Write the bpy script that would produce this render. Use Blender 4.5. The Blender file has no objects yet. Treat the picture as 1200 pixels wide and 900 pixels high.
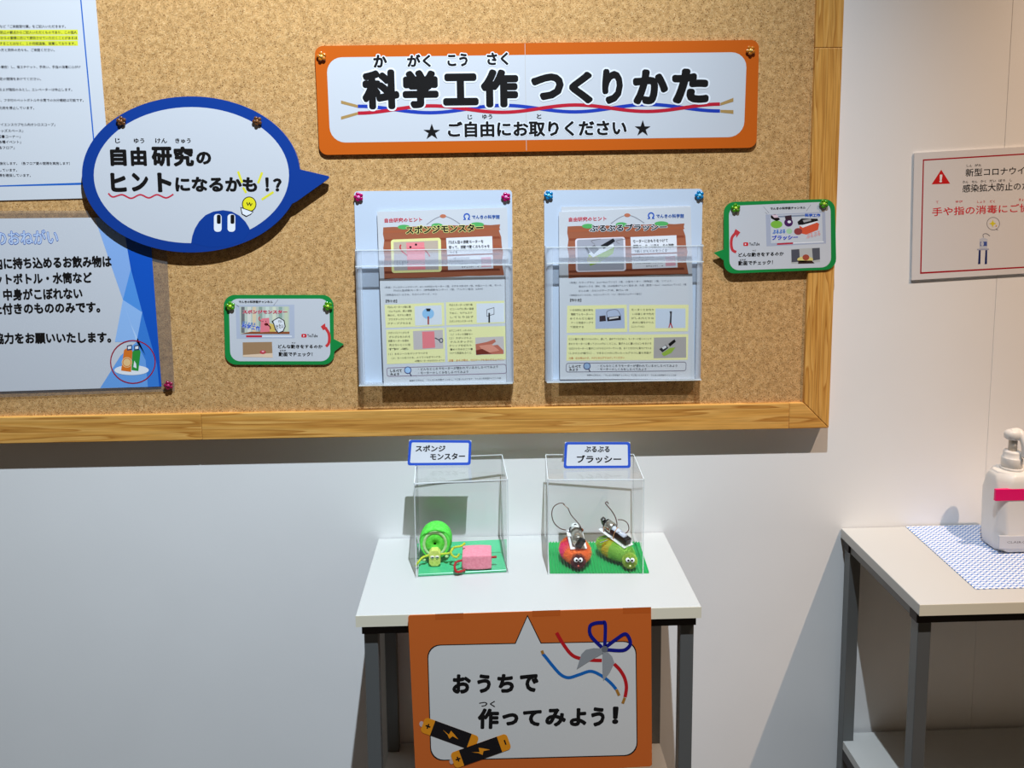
import bpy, bmesh, math, random
from mathutils import Vector, Matrix
random.seed(7)
sc = bpy.context.scene
COL = sc.collection

# ------------------------------------------------------------------ camera
T = 0.80                                   # height of both table tops
F_PX, CAM_D, CAM_Z = 921.0, 1.2976, T + 0.6083
YAW, PITCH, ROLL, CXP, CYP = 0.0333, 0.10776, -0.0083, 600.0, 311.3
_fw = Vector((math.sin(YAW)*math.cos(PITCH), math.cos(YAW)*math.cos(PITCH), -math.sin(PITCH)))
_r = Vector((math.cos(YAW), -math.sin(YAW), 0)); _u = _r.cross(_fw)
_r2 = _r*math.cos(ROLL) + _u*math.sin(ROLL); _u2 = -_r*math.sin(ROLL) + _u*math.cos(ROLL)
CAM = Vector((0, -CAM_D, CAM_Z))
cam = bpy.data.objects.new('camera', bpy.data.cameras.new('camera')); COL.objects.link(cam)
cam.matrix_world = Matrix(((_r2.x, _u2.x, -_fw.x, CAM.x), (_r2.y, _u2.y, -_fw.y, CAM.y), (_r2.z, _u2.z, -_fw.z, CAM.z), (0, 0, 0, 1)))
cam.data.sensor_width = 36; cam.data.lens = F_PX/1200*36
cam.data.shift_y = -(450-CYP)/1200
cam.data.clip_start = 0.02
sc.camera = cam

# ------------------------------------------------------------------ light
def lin(r, g, b):
    f = lambda v: (v/255/12.92) if v/255 <= .04045 else ((v/255+.055)/1.055)**2.4
    return (f(r), f(g), f(b), 1)
world = bpy.data.worlds.new('world'); sc.world = world; world.use_nodes = True
world.node_tree.nodes['Background'].inputs[0].default_value = (1.0, .76, .53, 1)
world.node_tree.nodes['Background'].inputs[1].default_value = 0.072
def spot(name, loc, target, energy, color, angle, blend, radius):
    l = bpy.data.lights.new(name, 'SPOT'); l.energy = energy; l.color = color
    l.spot_size = math.radians(angle); l.spot_blend = blend; l.shadow_soft_size = radius
    o = bpy.data.objects.new(name, l); COL.objects.link(o); o.location = loc
    o.rotation_euler = (Vector(target)-Vector(loc)).to_track_quat('-Z', 'Y').to_euler()
spot('cool_spotlight', (.15, -1.07, T+2.40), (-.86, .06, T-.25), 435, (.76, .88, 1.0), 85, 1, .012)
spot('warm_spotlight', (1.42, -1.07, T+2.40), (1.42, -.22, T+.05), 262, (1.0, .73, .53), 64, 1, .012)
sc.view_settings.view_transform = 'Standard'; sc.view_settings.look = 'None'
sc.view_settings.gamma = 1; sc.view_settings.use_curve_mapping = False
sc.view_settings.exposure = 0.0

# ------------------------------------------------------------------ helpers
def ray(x, y): return _fw + _r2*((x-CXP)/F_PX) - _u2*((y-CYP)/F_PX)
def U(x, y, Y=0.0, k=0.0, z0=0.0):
    """point of the plane Y + k*(z-z0) that stands at photograph pixel x, y"""
    v = ray(x, y); t = (Y + k*(CAM.z-z0) - CAM.y)/(v.y - k*v.z); return CAM + v*t
def G(x, y, z):
    v = ray(x, y); return CAM + v*((z-CAM.z)/v.z)

ROOT = {}
def mk(name, verts, faces, mat, parent=None, smooth=False, loc=None):
    """one mesh object from world-space vertices"""
    vs = [Vector(v) for v in verts]
    if parent is None:
        base = Vector(loc) if loc is not None else Vector((sum(v.x for v in vs)/len(vs), sum(v.y for v in vs)/len(vs), min(v.z for v in vs)))
    else: base = ROOT[parent]
    me = bpy.data.meshes.new(name); me.from_pydata([v-base for v in vs], [], faces); me.update()
    for m in (mat if isinstance(mat, (list, tuple)) else [mat]): me.materials.append(m)
    if smooth:
        for p in me.polygons: p.use_smooth = True
    o = bpy.data.objects.new(name, me); COL.objects.link(o)
    if parent is None: o.location = base
    else: o.parent = parent
    ROOT[o] = base
    return o
def fix_normals(o):
    bm = bmesh.new(); bm.from_mesh(o.data); bmesh.ops.recalc_face_normals(bm, faces=bm.faces); bm.to_mesh(o.data); bm.free(); return o
def bev(o, w, seg=2, ang=40):
    fix_normals(o)
    m = o.modifiers.new('bevel', 'BEVEL'); m.width = w; m.segments = seg; m.limit_method = 'ANGLE'; m.angle_limit = math.radians(ang); return o
def thing(name, label, cat, loc, group=None):
    o = bpy.data.objects.new(name, None); COL.objects.link(o); o.location = loc; o.empty_display_size = .02
    ROOT[o] = Vector(loc); return tag(o, label, cat, group)
def tag(o, label, cat, group=None):
    o['label'] = label; o['category'] = cat
    if group: o['group'] = group
    return o
def box_vf(x0, x1, y0, y1, z0, z1):
    v = [(x, y, z) for x in (x0, x1) for y in (y0, y1) for z in (z0, z1)]
    f = [(0, 1, 3, 2), (4, 6, 7, 5), (0, 4, 5, 1), (2, 3, 7, 6), (0, 2, 6, 4), (1, 5, 7, 3)]
    return v, f
def box(name, x0, x1, y0, y1, z0, z1, mat, parent=None, b=0, seg=2):
    o = mk(name, *box_vf(min(x0,x1), max(x0,x1), min(y0,y1), max(y0,y1), min(z0,z1), max(z0,z1)), mat, parent)
    if b: bev(o, b, seg)
    return o
def obox_vf(M, sx, sy, sz):
    """box centred on M's origin, full sizes"""
    v, f = box_vf(-sx/2, sx/2, -sy/2, sy/2, -sz/2, sz/2)
    return [M @ Vector(p) for p in v], f
def join_vf(*vfs):
    V, Fc = [], []
    for v, f in vfs:
        n = len(V); V += list(v); Fc += [tuple(i+n for i in q) for q in f]
    return V, Fc
def prism_vf(pts, off):
    """closed outline pts (world) pushed by vector off"""
    n = len(pts); off = Vector(off); a = [Vector(p) for p in pts]; b = [p+off for p in a]
    f = [tuple(range(n)), tuple(reversed(range(n, 2*n)))]
    f += [(i, i+n, (i+1) % n+n, (i+1) % n) for i in range(n)]
    return a+b, f
def tube_vf(pts, r, n=8, closed=False):
    pts = [Vector(p) for p in pts]; rs = r if isinstance(r, (list, tuple)) else [r]*len(pts)
    V, Fc = [], []; m = len(pts); prev = None
    for i, p in enumerate(pts):
        if closed: t = pts[(i+1) % m]-pts[i-1]
        else: t = pts[min(i+1, m-1)]-pts[max(i-1, 0)]
        t.normalize()
        if prev is None:
            a = t.orthogonal().normalized()
        else:
            a = (prev - t*prev.dot(t)).normalized()
        prev = a; b = t.cross(a)
        for k in range(n):
            an = 2*math.pi*k/n; V.append(p + (a*math.cos(an)+b*math.sin(an))*rs[i])
    rg = m if closed else m-1
    for i in range(rg):
        j = (i+1) % m
        for k in range(n): Fc.append((i*n+k, i*n+(k+1) % n, j*n+(k+1) % n, j*n+k))
    if not closed: Fc += [tuple(reversed(range(n))), tuple(range((m-1)*n, m*n))]
    return V, Fc
def crom(pts, n=8, closed=False):
    pts = [Vector(p) for p in pts]; out = []; m = len(pts)
    rg = m if closed else m-1
    for i in range(rg):
        if closed: a, b, c, d = pts[i-1], pts[i], pts[(i+1) % m], pts[(i+2) % m]
        else: a, b, c, d = pts[max(i-1, 0)], pts[i], pts[i+1], pts[min(i+2, m-1)]
        for k in range(n):
            t = k/n
            out.append(.5*((2*b)+(c-a)*t+(2*a-5*b+4*c-d)*t*t+(3*b-a-3*c+d)*t**3))
    if not closed: out.append(pts[-1])
    return out
def lathe_vf(profile, M, n=32, sx=1, sy=1):
    """profile [(radius, height)] round local Z of M"""
    V, Fc = [], []
    for r, h in profile:
        for k in range(n):
            a = 2*math.pi*k/n; V.append(M @ Vector((r*math.cos(a)*sx, r*math.sin(a)*sy, h)))
    for i in range(len(profile)-1):
        for k in range(n): Fc.append((i*n+k, i*n+(k+1) % n, (i+1)*n+(k+1) % n, (i+1)*n+k))
    Fc += [tuple(reversed(range(n))), tuple(range((len(profile)-1)*n, len(profile)*n))]
    return V, Fc
def ball_vf(c, rx, ry, rz, n=16, m=10, M=None):
    V, Fc = [], []; c = Vector(c)
    for i in range(m+1):
        th = math.pi*i/m
        for k in range(n):
            a = 2*math.pi*k/n; p = Vector((rx*math.sin(th)*math.cos(a), ry*math.sin(th)*math.sin(a), rz*math.cos(th)))
            V.append(c + ((M @ p) if M else p))
    for i in range(m):
        for k in range(n): Fc.append((i*n+k, (i+1)*n+k, (i+1)*n+(k+1) % n, i*n+(k+1) % n))
    return V, Fc
def frame_mat(origin, zdir, xhint=(1, 0, 0)):
    z = Vector(zdir).normalized(); x = Vector(xhint); x = (x - z*x.dot(z)).normalized(); y = z.cross(x)
    M = Matrix((x, y, z)).transposed().to_4x4(); M.translation = Vector(origin); return M

# ------------------------------------------------------------------ materials
def pmat(name, col, rough=.5, metal=0, spec=.5, coat=0, bump=None, trans=0):
    m = bpy.data.materials.new(name); m.use_nodes = True; b = m.node_tree.nodes['Principled BSDF']
    b.inputs['Base Color'].default_value = lin(*col); b.inputs['Roughness'].default_value = rough
    b.inputs['Metallic'].default_value = metal; b.inputs['Specular IOR Level'].default_value = spec
    b.inputs['Coat Weight'].default_value = coat; b.inputs['Coat Roughness'].default_value = .1
    if trans: b.inputs['Transmission Weight'].default_value = trans
    if bump:
        nt = m.node_tree; tc = nt.nodes.new('ShaderNodeTexCoord'); n = nt.nodes.new('ShaderNodeTexNoise')
        n.inputs['Scale'].default_value = bump[0]; n.inputs['Detail'].default_value = 3
        bp = nt.nodes.new('ShaderNodeBump'); bp.inputs['Strength'].default_value = bump[1]; bp.inputs['Distance'].default_value = bump[2]
        nt.links.new(tc.outputs['Object'], n.inputs['Vector']); nt.links.new(n.outputs['Fac'], bp.inputs['Height']); nt.links.new(bp.outputs['Normal'], b.inputs['Normal'])
    return m
def ramp(nt, stops):
    r = nt.nodes.new('ShaderNodeValToRGB'); e = r.color_ramp.elements
    e[0].position, e[0].color = stops[0][0], lin(*stops[0][1]); e[1].position, e[1].color = stops[-1][0], lin(*stops[-1][1])
    for p, c in stops[1:-1]: q = e.new(p); q.color = lin(*c)
    return r
def wall_mat():
    m = pmat('white_wall_panel', (240, 239, 237), .55, spec=.3); nt = m.node_tree; b = nt.nodes['Principled BSDF']
    tc = nt.nodes.new('ShaderNodeTexCoord'); n = nt.nodes.new('ShaderNodeTexNoise'); n.inputs['Scale'].default_value = 3; n.inputs['Detail'].default_value = 5
    r = ramp(nt, [(.3, (237, 236, 234)), (.7, (243, 242, 240))])
    nt.links.new(tc.outputs['Object'], n.inputs['Vector']); nt.links.new(n.outputs['Fac'], r.inputs[0]); nt.links.new(r.outputs[0], b.inputs['Base Color'])
    n2 = nt.nodes.new('ShaderNodeTexNoise'); n2.inputs['Scale'].default_value = 260; bp = nt.nodes.new('ShaderNodeBump'); bp.inputs['Strength'].default_value = .08; bp.inputs['Distance'].default_value = .0006
    nt.links.new(tc.outputs['Object'], n2.inputs['Vector']); nt.links.new(n2.outputs['Fac'], bp.inputs['Height']); nt.links.new(bp.outputs['Normal'], b.inputs['Normal'])
    return m
def cork_mat():
    m = pmat('cork', (190, 150, 100), .9, spec=.15); nt = m.node_tree; b = nt.nodes['Principled BSDF']; L = nt.links.new
    tc = nt.nodes.new('ShaderNodeTexCoord')
    v = nt.nodes.new('ShaderNodeTexVoronoi'); v.inputs['Scale'].default_value = 900; L(tc.outputs['Object'], v.inputs['Vector'])
    sp = nt.nodes.new('ShaderNodeSeparateColor'); L(v.outputs['Color'], sp.inputs[0])
    r = ramp(nt, [(0, (124, 80, 42)), (.05, (160, 114, 66)), (.13, (202, 154, 98)), (.5, (216, 168, 108)), (.85, (222, 176, 118)), (1, (236, 198, 144))]); L(sp.outputs[0], r.inputs[0])
    n = nt.nodes.new('ShaderNodeTexNoise'); n.inputs['Scale'].default_value = 120; n.inputs['Detail'].default_value = 4; L(tc.outputs['Object'], n.inputs['Vector'])
    r2 = ramp(nt, [(.3, (205, 200, 190)), (.62, (255, 255, 255))]); L(n.outputs['Fac'], r2.inputs[0])
    mx = nt.nodes.new('ShaderNodeMix'); mx.data_type = 'RGBA'; mx.blend_type = 'MULTIPLY'; mx.inputs[0].default_value = .8
    L(r.outputs[0], mx.inputs[6]); L(r2.outputs[0], mx.inputs[7]); L(mx.outputs[2], b.inputs['Base Color'])
    bp = nt.nodes.new('ShaderNodeBump'); bp.inputs['Strength'].default_value = .35; bp.inputs['Distance'].default_value = .0008; L(sp.outputs[1], bp.inputs['Height']); L(bp.outputs['Normal'], b.inputs['Normal'])
    return m
def wood_mat(name, axis, seed):
    m = pmat(name, (205, 150, 75), .42, spec=.4); nt = m.node_tree; b = nt.nodes['Principled BSDF']; L = nt.links.new
    tc = nt.nodes.new('ShaderNodeTexCoord'); mp = nt.nodes.new('ShaderNodeMapping'); L(tc.outputs['Object'], mp.inputs[0])
    mp.inputs['Location'].default_value = (seed*3.1, seed*1.7, seed*2.3)
    s = [1, 1, 1]; s[axis] = .045; mp.inputs['Scale'].default_value = s
    w = nt.nodes.new('ShaderNodeTexNoise'); w.inputs['Scale'].default_value = 62; w.inputs['Detail'].default_value = 1.5; w.inputs['Distortion'].default_value = .25; L(mp.outputs[0], w.inputs['Vector'])
    ml = nt.nodes.new('ShaderNodeMath'); ml.operation = 'MULTIPLY'; ml.inputs[1].default_value = 4.5 if axis == 0 else 8; L(w.outputs['Fac'], ml.inputs[0])
    fr = nt.nodes.new('ShaderNodeMath'); fr.operation = 'FRACT'; L(ml.outputs[0], fr.inputs[0])
    r = ramp(nt, [(0, (236, 180, 98)), (.55, (230, 168, 82)), (.86, (208, 146, 68)), (.94, (192, 128, 54)), (1, (232, 172, 90))]); L(fr.outputs[0], r.inputs[0])
    n = nt.nodes.new('ShaderNodeTexNoise'); n.inputs['Scale'].default_value = 400; L(mp.outputs[0], n.inputs['Vector'])
    r2 = ramp(nt, [(.3, (225, 220, 212)), (.7, (255, 255, 255))]); L(n.outputs['Fac'], r2.inputs[0])
    mx = nt.nodes.new('ShaderNodeMix'); mx.data_type = 'RGBA'; mx.blend_type = 'MULTIPLY'; mx.inputs[0].default_value = 1
    L(r.outputs[0], mx.inputs[6]); L(r2.outputs[0], mx.inputs[7]); L(mx.outputs[2], b.inputs['Base Color'])
    return m
def clear_mat(name, tint=(1, 1, 1), ior=1.45, rough=.02, opacity=0.0, milk=(.85, .9, .95)):
    m = bpy.data.materials.new(name); m.use_nodes = True; nt = m.node_tree; nt.nodes.clear(); L = nt.links.new
    out = nt.nodes.new('ShaderNodeOutputMaterial'); tr = nt.nodes.new('ShaderNodeBsdfTransparent'); tr.inputs[0].default_value = (*tint, 1)
    gl = nt.nodes.new('ShaderNodeBsdfGlossy'); gl.inputs['Roughness'].default_value = rough
    fz = nt.nodes.new('ShaderNodeFresnel'); fz.inputs['IOR'].default_value = ior
    ge = nt.nodes.new('ShaderNodeNewGeometry'); fr = nt.nodes.new('ShaderNodeMath'); fr.operation = 'SUBTRACT'; fr.inputs[0].default_value = 1; L(ge.outputs['Backfacing'], fr.inputs[1])
    fm = nt.nodes.new('ShaderNodeMath'); fm.operation = 'MULTIPLY'; L(fz.outputs[0], fm.inputs[0]); L(fr.outputs[0], fm.inputs[1])
    mx = nt.nodes.new('ShaderNodeMixShader'); L(fm.outputs[0], mx.inputs[0])
    if opacity:
        df = nt.nodes.new('ShaderNodeBsdfDiffuse'); df.inputs[0].default_value = (*milk, 1)
        m2 = nt.nodes.new('ShaderNodeMixShader'); m2.inputs[0].default_value = opacity; L(tr.outputs[0], m2.inputs[1]); L(df.outputs[0], m2.inputs[2]); L(m2.outputs[0], mx.inputs[1])
    else: L(tr.outputs[0], mx.inputs[1])
    L(gl.outputs[0], mx.inputs[2]); L(mx.outputs[0], out.inputs[0]); return m
def stripe_cloth_mat():
    m = pmat('cloth_print', (240, 244, 250), .85, spec=.1); nt = m.node_tree; b = nt.nodes['Principled BSDF']; L = nt.links.new
    tc = nt.nodes.new('ShaderNodeTexCoord'); w = nt.nodes.new('ShaderNodeTexWave'); w.wave_type = 'BANDS'; w.bands_direction = 'Y'
    w.inputs['Scale'].default_value = 44; w.inputs['Distortion'].default_value = 0
    sx = nt.nodes.new('ShaderNodeSeparateXYZ'); L(tc.outputs['Object'], sx.inputs[0])
    mu = nt.nodes.new('ShaderNodeMath'); mu.operation = 'MULTIPLY'; mu.inputs[1].default_value = 680; L(sx.outputs[0], mu.inputs[0])
    sn = nt.nodes.new('ShaderNodeMath'); sn.operation = 'SINE'; L(mu.outputs[0], sn.inputs[0])
    sc2 = nt.nodes.new('ShaderNodeMath'); sc2.operation = 'MULTIPLY'; sc2.inputs[1].default_value = .0016; L(sn.outputs[0], sc2.inputs[0])
    ad = nt.nodes.new('ShaderNodeMath'); ad.operation = 'ADD'; L(sx.outputs[1], ad.inputs[0]); L(sc2.outputs[0], ad.inputs[1])
    cb = nt.nodes.new('ShaderNodeCombineXYZ'); L(sx.outputs[0], cb.inputs[0]); L(ad.outputs[0], cb.inputs[1]); L(cb.outputs[0], w.inputs['Vector'])
    r = ramp(nt, [(.35, (116, 152, 212)), (.55, (236, 239, 246))]); L(w.outputs['Fac'], r.inputs[0]); L(r.outputs[0], b.inputs['Base Color'])
    return m
M = {}
M['wall'] = wall_mat(); M['cork'] = cork_mat()
M['wood_h'] = [wood_mat('pine_grain_along', 0, s) for s in (1, 2, 3, 4)]
M['wood_v'] = [wood_mat('pine_grain_upright', 2, s) for s in (5, 6)]
M['carpet'] = pmat('floor_carpet', (92, 90, 88), .95, spec=.05, bump=(300, .6, .003))
M['laminate'] = pmat('white_laminate', (198, 197, 192), .35, spec=.4, bump=(500, .05, .0003))
M['laminate_edge'] = pmat('laminate_edge', (240, 232, 208), .5, spec=.3)
M['steel'] = pmat('grey_steel', (112, 114, 113), .42, .35, spec=.5, bump=(700, .1, .0002))
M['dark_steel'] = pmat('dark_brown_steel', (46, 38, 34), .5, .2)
M['screw'] = pmat('screw_zinc', (180, 180, 178), .3, .9)
M['paper'] = pmat('white_print_paper', (212, 214, 218), .5, spec=.35)
M['glosspaper'] = pmat('laminated_white_print', (208, 210, 215), .3, spec=.4, coat=.25)
M['clear'] = clear_mat('clear_acrylic'); M['clear_edge'] = clear_mat('acrylic_edge', opacity=.62, rough=.15, milk=(.92, .97, .96))
M['tint'] = clear_mat('clear_acrylic_tint', tint=(.985, .99, .99), ior=1.25); M['milk'] = clear_mat('milky_acrylic', opacity=.34, milk=(.74, .80, .88), rough=.12)
M['lip'] = clear_mat('hazy_lip', opacity=.26, milk=(.72, .78, .88), rough=.12)
M['film'] = clear_mat('laminating_film', tint=(.86, .85, .84), ior=1.4, rough=.12, opacity=.05)
M['holder_back'] = pmat('holder_back_panel', (206, 218, 234), .22, spec=.4, coat=.3)
_ink = {}
def ink(c, rough=.42):
    k = (c, rough)
    if k not in _ink: _ink[k] = pmat('print_ink', c, rough, spec=.3)
    return _ink[k]
BLACK = (22, 20, 20); WHITE = (236, 238, 242)
def two_tone(name, c1, c2, scale, rough=.8, bumpd=.0015):
    m = pmat(name, c1, rough, spec=.15); nt = m.node_tree; b = nt.nodes['Principled BSDF']; L = nt.links.new
    tc = nt.nodes.new('ShaderNodeTexCoord'); n = nt.nodes.new('ShaderNodeTexNoise'); n.inputs['Scale'].default_value = scale; n.inputs['Detail'].default_value = 4
    r = ramp(nt, [(.35, c1), (.65, c2)]); L(tc.outputs['Object'], n.inputs['Vector']); L(n.outputs['Fac'], r.inputs[0]); L(r.outputs[0], b.inputs['Base Color'])
    bp = nt.nodes.new('ShaderNodeBump'); bp.inputs['Strength'].default_value = .5; bp.inputs['Distance'].default_value = bumpd; L(n.outputs['Fac'], bp.inputs['Height']); L(bp.outputs['Normal'], b.inputs['Normal'])
    return m

# ------------------------------------------------------------------ flat print on sheets
class Sheet:
    """print lying on one plane of the place: y = Y + k*(z-z0)"""
    def __init__(s, root, Y, k=0.0, z0=0.0, cm=None):
        s.root, s.Y, s.k, s.z0 = root, Y, k, z0; s.cm = cm or (lambda x, y: (x, y))
    def p(s, x, y, lay=0):
        x, y = s.cm(x, y); return U(x, y, s.Y - lay*.00005, s.k, s.z0)
    def poly(s, name, pts, lay, mat, parent=None):
        if isinstance(mat, tuple): mat = ink(mat)
        v = [s.p(x, y, lay) for x, y in pts]
        return mk(name, v, [tuple(range(len(v)))], mat, parent or s.root)
    def plate(s, name, pts, th, mat, parent=None, lay=0):
        v, f = prism_vf([s.p(x, y, lay) for x, y in pts], (0, th, 0)); return mk(name, v, f, mat, parent or s.root)
    def quad(s, q, u, v):
        (a, b, c, d) = q
        return (a[0]*(1-u)*(1-v)+b[0]*u*(1-v)+c[0]*u*v+d[0]*(1-u)*v, a[1]*(1-u)*(1-v)+b[1]*u*(1-v)+c[1]*u*v+d[1]*(1-u)*v)
    def rr(s, q, r, n=6):
        """rounded quad outline: q = TL, TR, BR, BL or (x0,y0,x1,y1)"""
        if len(q) == 4 and not isinstance(q[0], (tuple, list)): x0, y0, x1, y1 = q; q = [(x0, y0), (x1, y0), (x1, y1), (x0, y1)]
        out = []
        for i in range(4):
            P = Vector(q[i]); A = (Vector(q[i-1])-P).normalized()*r; B = (Vector(q[(i+1) % 4])-P).normalized()*r
            C = P+A+B
            for k in range(n+1):
                t = k/n*math.pi/2; w = C - B*math.cos(t) - A*math.sin(t); out.append((w.x, w.y))
        return out
    def rect(s, name, x0, y0, x1, y1, lay, mat, slope=0.0, parent=None):
        k = lambda x, y: (x, y + slope*(x-x0))
        return s.poly(name, [k(x0, y0), k(x1, y0), k(x1, y1), k(x0, y1)], lay, mat, parent)
    def line(s, name, pts, w, lay, mat, closed=False, smooth=0, parent=None):
        if isinstance(mat, tuple): mat = ink(mat)
        pts = [Vector(p) for p in pts]
        if smooth: pts = crom(pts, smooth, closed)
        n = len(pts); V = []
        for i, p in enumerate(pts):
            if closed: a, b = pts[i-1], pts[(i+1) % n]
            else: a, b = pts[max(i-1, 0)], pts[min(i+1, n-1)]
            t = (b-a).normalized(); nn = Vector((-t.y, t.x))*w/2
            if closed or 0 < i < n-1:
                t1 = (p-a).normalized(); nn *= 1/max(.5, abs(t1.dot(t)))
            V += [s.p(p.x+nn.x, p.y+nn.y, lay), s.p(p.x-nn.x, p.y-nn.y, lay)]
        rg = n if closed else n-1
        return mk(name, V, [(2*i, 2*i+1, (2*((i+1) % n))+1, 2*((i+1) % n)) for i in range(rg)], mat, parent or s.root)
    def ring(s, name, c, rx, ry, w, lay, mat, n=32, parent=None):
        return s.line(name, [(c[0]+rx*math.cos(2*math.pi*i/n), c[1]+ry*math.sin(2*math.pi*i/n)) for i in range(n)], w, lay, mat, True, parent=parent)
    def disc(s, name, c, rx, ry, lay, mat, n=24, parent=None):
        return s.poly(name, [(c[0]+rx*math.cos(2*math.pi*i/n), c[1]+ry*math.sin(2*math.pi*i/n)) for i in range(n)], lay, mat, parent)
    def text(s, t, x0, x1, yc, h, lay=3, mat=BLACK, bold=.02, slope=0.0, outline=None, res=2, parent=None):
        """t spans x0..x1 at centre height yc (at x0), bounding height h, all in sheet pixels"""
        if isinstance(mat, tuple): mat = ink(mat)
        def mesh(off, rs, _n=[0]):
            vs, fs = glyphs(rs)
            if off < .008: return vs, fs
            n = 4 if rs == 1 else (8 if rs < 3 and off < .06 else 18); V, Fc = list(vs), list(fs)
            for k in range(n):
                a = 2*math.pi*(k+.5)/n; d = Vector((math.cos(a)*off, math.sin(a)*off, -(k+1))); b0 = len(V)
                V += [v+d for v in vs]; Fc += [tuple(i+b0 for i in f) for f in fs]
            return V, Fc
        def glyphs(rs):
            off = 0
            c = bpy.data.curves.new('lettering', 'FONT'); c.body = t; c.resolution_u = rs; c.offset = off
            o = bpy.data.objects.new('lettering', c); m = bpy.data.meshes.new_from_object(o)
            vs = [v.co.copy() for v in m.vertices]; fs = [tuple(p.vertices) for p in m.polygons]
            bpy.data.objects.remove(o); bpy.data.curves.remove(c); bpy.data.meshes.remove(m); return vs, fs
        vs, fs = mesh(bold, res)
        if not vs: return None
        ax, bx = min(v.x for v in vs), max(v.x for v in vs); ay, by = min(v.y for v in vs), max(v.y for v in vs)
        P0 = s.p(x0, yc, lay); P1 = s.p(x1, yc+slope*(x1-x0), lay); W = (P1-P0).length; X = (P1-P0)/W
        Y = (s.p(x0, yc-h/2, lay)-s.p(x0, yc+h/2, lay)); H = Y.length; Y = (Y - X*Y.dot(X)).normalized()
        def put(vs, d): return [P0 + X*((v.x-ax)/(bx-ax)*W) + Y*((v.y-(ay+by)/2)/(by-ay)*H) + Vector((0, d-v.z*1.6e-6, 0)) for v in vs]
        if outline:
            oc, ow = outline; v2, f2 = mesh(bold+ow, res)
            mk('lettering_outline', put(v2, .00003), f2, ink(oc), parent or s.root)
        return mk('lettering', put(vs, 0), fs, mat, parent or s.root)

# ================================================================== SETTING
def build_setting():
    seam = .868
    v, f = join_vf(box_vf(-2.4, seam-.0005, 0, .05, 0, 2.75), box_vf(seam+.0005, 2.8, 0, .05, 0, 2.75), box_vf(seam-.01, seam+.01, .0008, .04, 0, 2.75))
    w = mk('wall_back', v, f, M['wall']); w['kind'] = 'structure'
    f = box('floor', -2.4, 2.8, -2.6, .05, -.05, 0, M['carpet']); f['kind'] = 'structure'
    b = box('baseboard_back', -2.4, 2.8, -.012, -.0002, 0.0005, .06, pmat('dark_baseboard', (70, 68, 66), .5), b=.002); b['kind'] = 'structure'
build_setting()

# ================================================================== NOTICE BOARD
PR = .025
CORK_Y = -.019
def build_board():
    zb = T+.1878; xr = .5763; xl = -1.05; zt = T+1.05
    iw = .0445                                   # frame width at the front
    root = thing('notice_board', 'wide cork notice board in a pine frame, hung on the white wall', 'notice board', (-.2, -.001, zb))
    box('cork_sheet', xl+iw-.003, xr-iw+.003, CORK_Y, -.004, zb+iw-.003, zt-iw+.003, M['cork'], root)
    box('backing_sheet', xl+.01, xr-.01, -.0039, -.0005, zb+.01, zt-.01, pmat('hardboard', (140, 112, 80), .8), root)
    def rail(name, pts, mat):
        v, f = prism_vf([(x, -PR, z) for x, z in pts], (0, PR-.001, 0)); o = mk(name, v, f, mat, root); bev(o, .0012, 2); return o
    # lower rail: finger jointed lengths with a mitre at the corner
    cuts = [xl+iw, -.9, U(236, 500, -PR).x, U(925, 485, -PR).x]
    for i in range(3):
        rail('frame_rail', [(cuts[i]+.0001, zb), (cuts[i+1]-.0001, zb), (cuts[i+1]-.0001, zb+iw), (cuts[i]+.0001, zb+iw)], M['wood_h'][i])
    rail('frame_rail', [(cuts[3]+.0001, zb), (xr-.0002, zb), (xr-iw, zb+iw), (cuts[3]+.0001, zb+iw)], M['wood_h'][3])
    zj = U(965, 56, -PR).z
    rail('frame_rail', [(xr, zb+.0004), (xr, zj-.0001), (xr-iw, zj-.0001), (xr-iw, zb+iw+.0004)], M['wood_v'][0])
    rail('frame_rail', [(xr, zj+.0001), (xr, zt), (xr-iw, zt-iw), (xr-iw, zj+.0001)], M['wood_v'][1])
    rail('frame_rail', [(xl, zb), (xl+iw, zb), (xl+iw, zb+iw), (xl+iw, zt-iw), (xl, zt)], M['wood_v'][1])
    rail('frame_rail', [(xl, zt+.0004), (xl+iw, zt-iw+.0004), (xr-iw, zt-iw+.0004), (xr, zt+.0004)], M['wood_h'][1])
build_board()

# ================================================================== PUSH PINS
def pin(px, py, Y, cols, label, group, rot=0, r=.0046, kind='push_pin'):
    c = U(px, py, Y-.004); c.y = Y
    head = []
    for k in range(5):
        a = rot + 2*math.pi*k/5 + math.pi/2
        head.append(ball_vf((c.x+math.cos(a)*r, c.y-.0026, c.z+math.sin(a)*r), r*.75, .0018, r*.75, 10, 6))
    v, f = join_vf(*head)
    root = thing('push_pin', label, 'pin', (c.x, c.y, c.z), group)
    mk('petals', v, f, cols[0], root, True)
    v, f = join_vf(ball_vf((c.x, c.y-.0036, c.z), r*.62, .0020, r*.62, 10, 6), tube_vf([(c.x, c.y+.003, c.z), (c.x, c.y-.004, c.z)], .0008, 6))
    mk('stud', v, f, cols[1], root, True)
def jewel(c, rough=.15): return pmat('pin_plastic', c, rough, spec=.6, coat=.6)
GOLD = (jewel((190, 110, 30)), jewel((235, 190, 90))); BROWN = (jewel((96, 58, 30)), jewel((140, 90, 50)))
GREENP = (jewel((70, 140, 20)), jewel((190, 220, 70))); MAG = (jewel((170, 0, 90)), jewel((235, 130, 190))); BLUEP = (jewel((10, 120, 175)), jewel((120, 210, 235)))
MAROON = (jewel((140, 20, 60)), jewel((180, 50, 100)))

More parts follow.
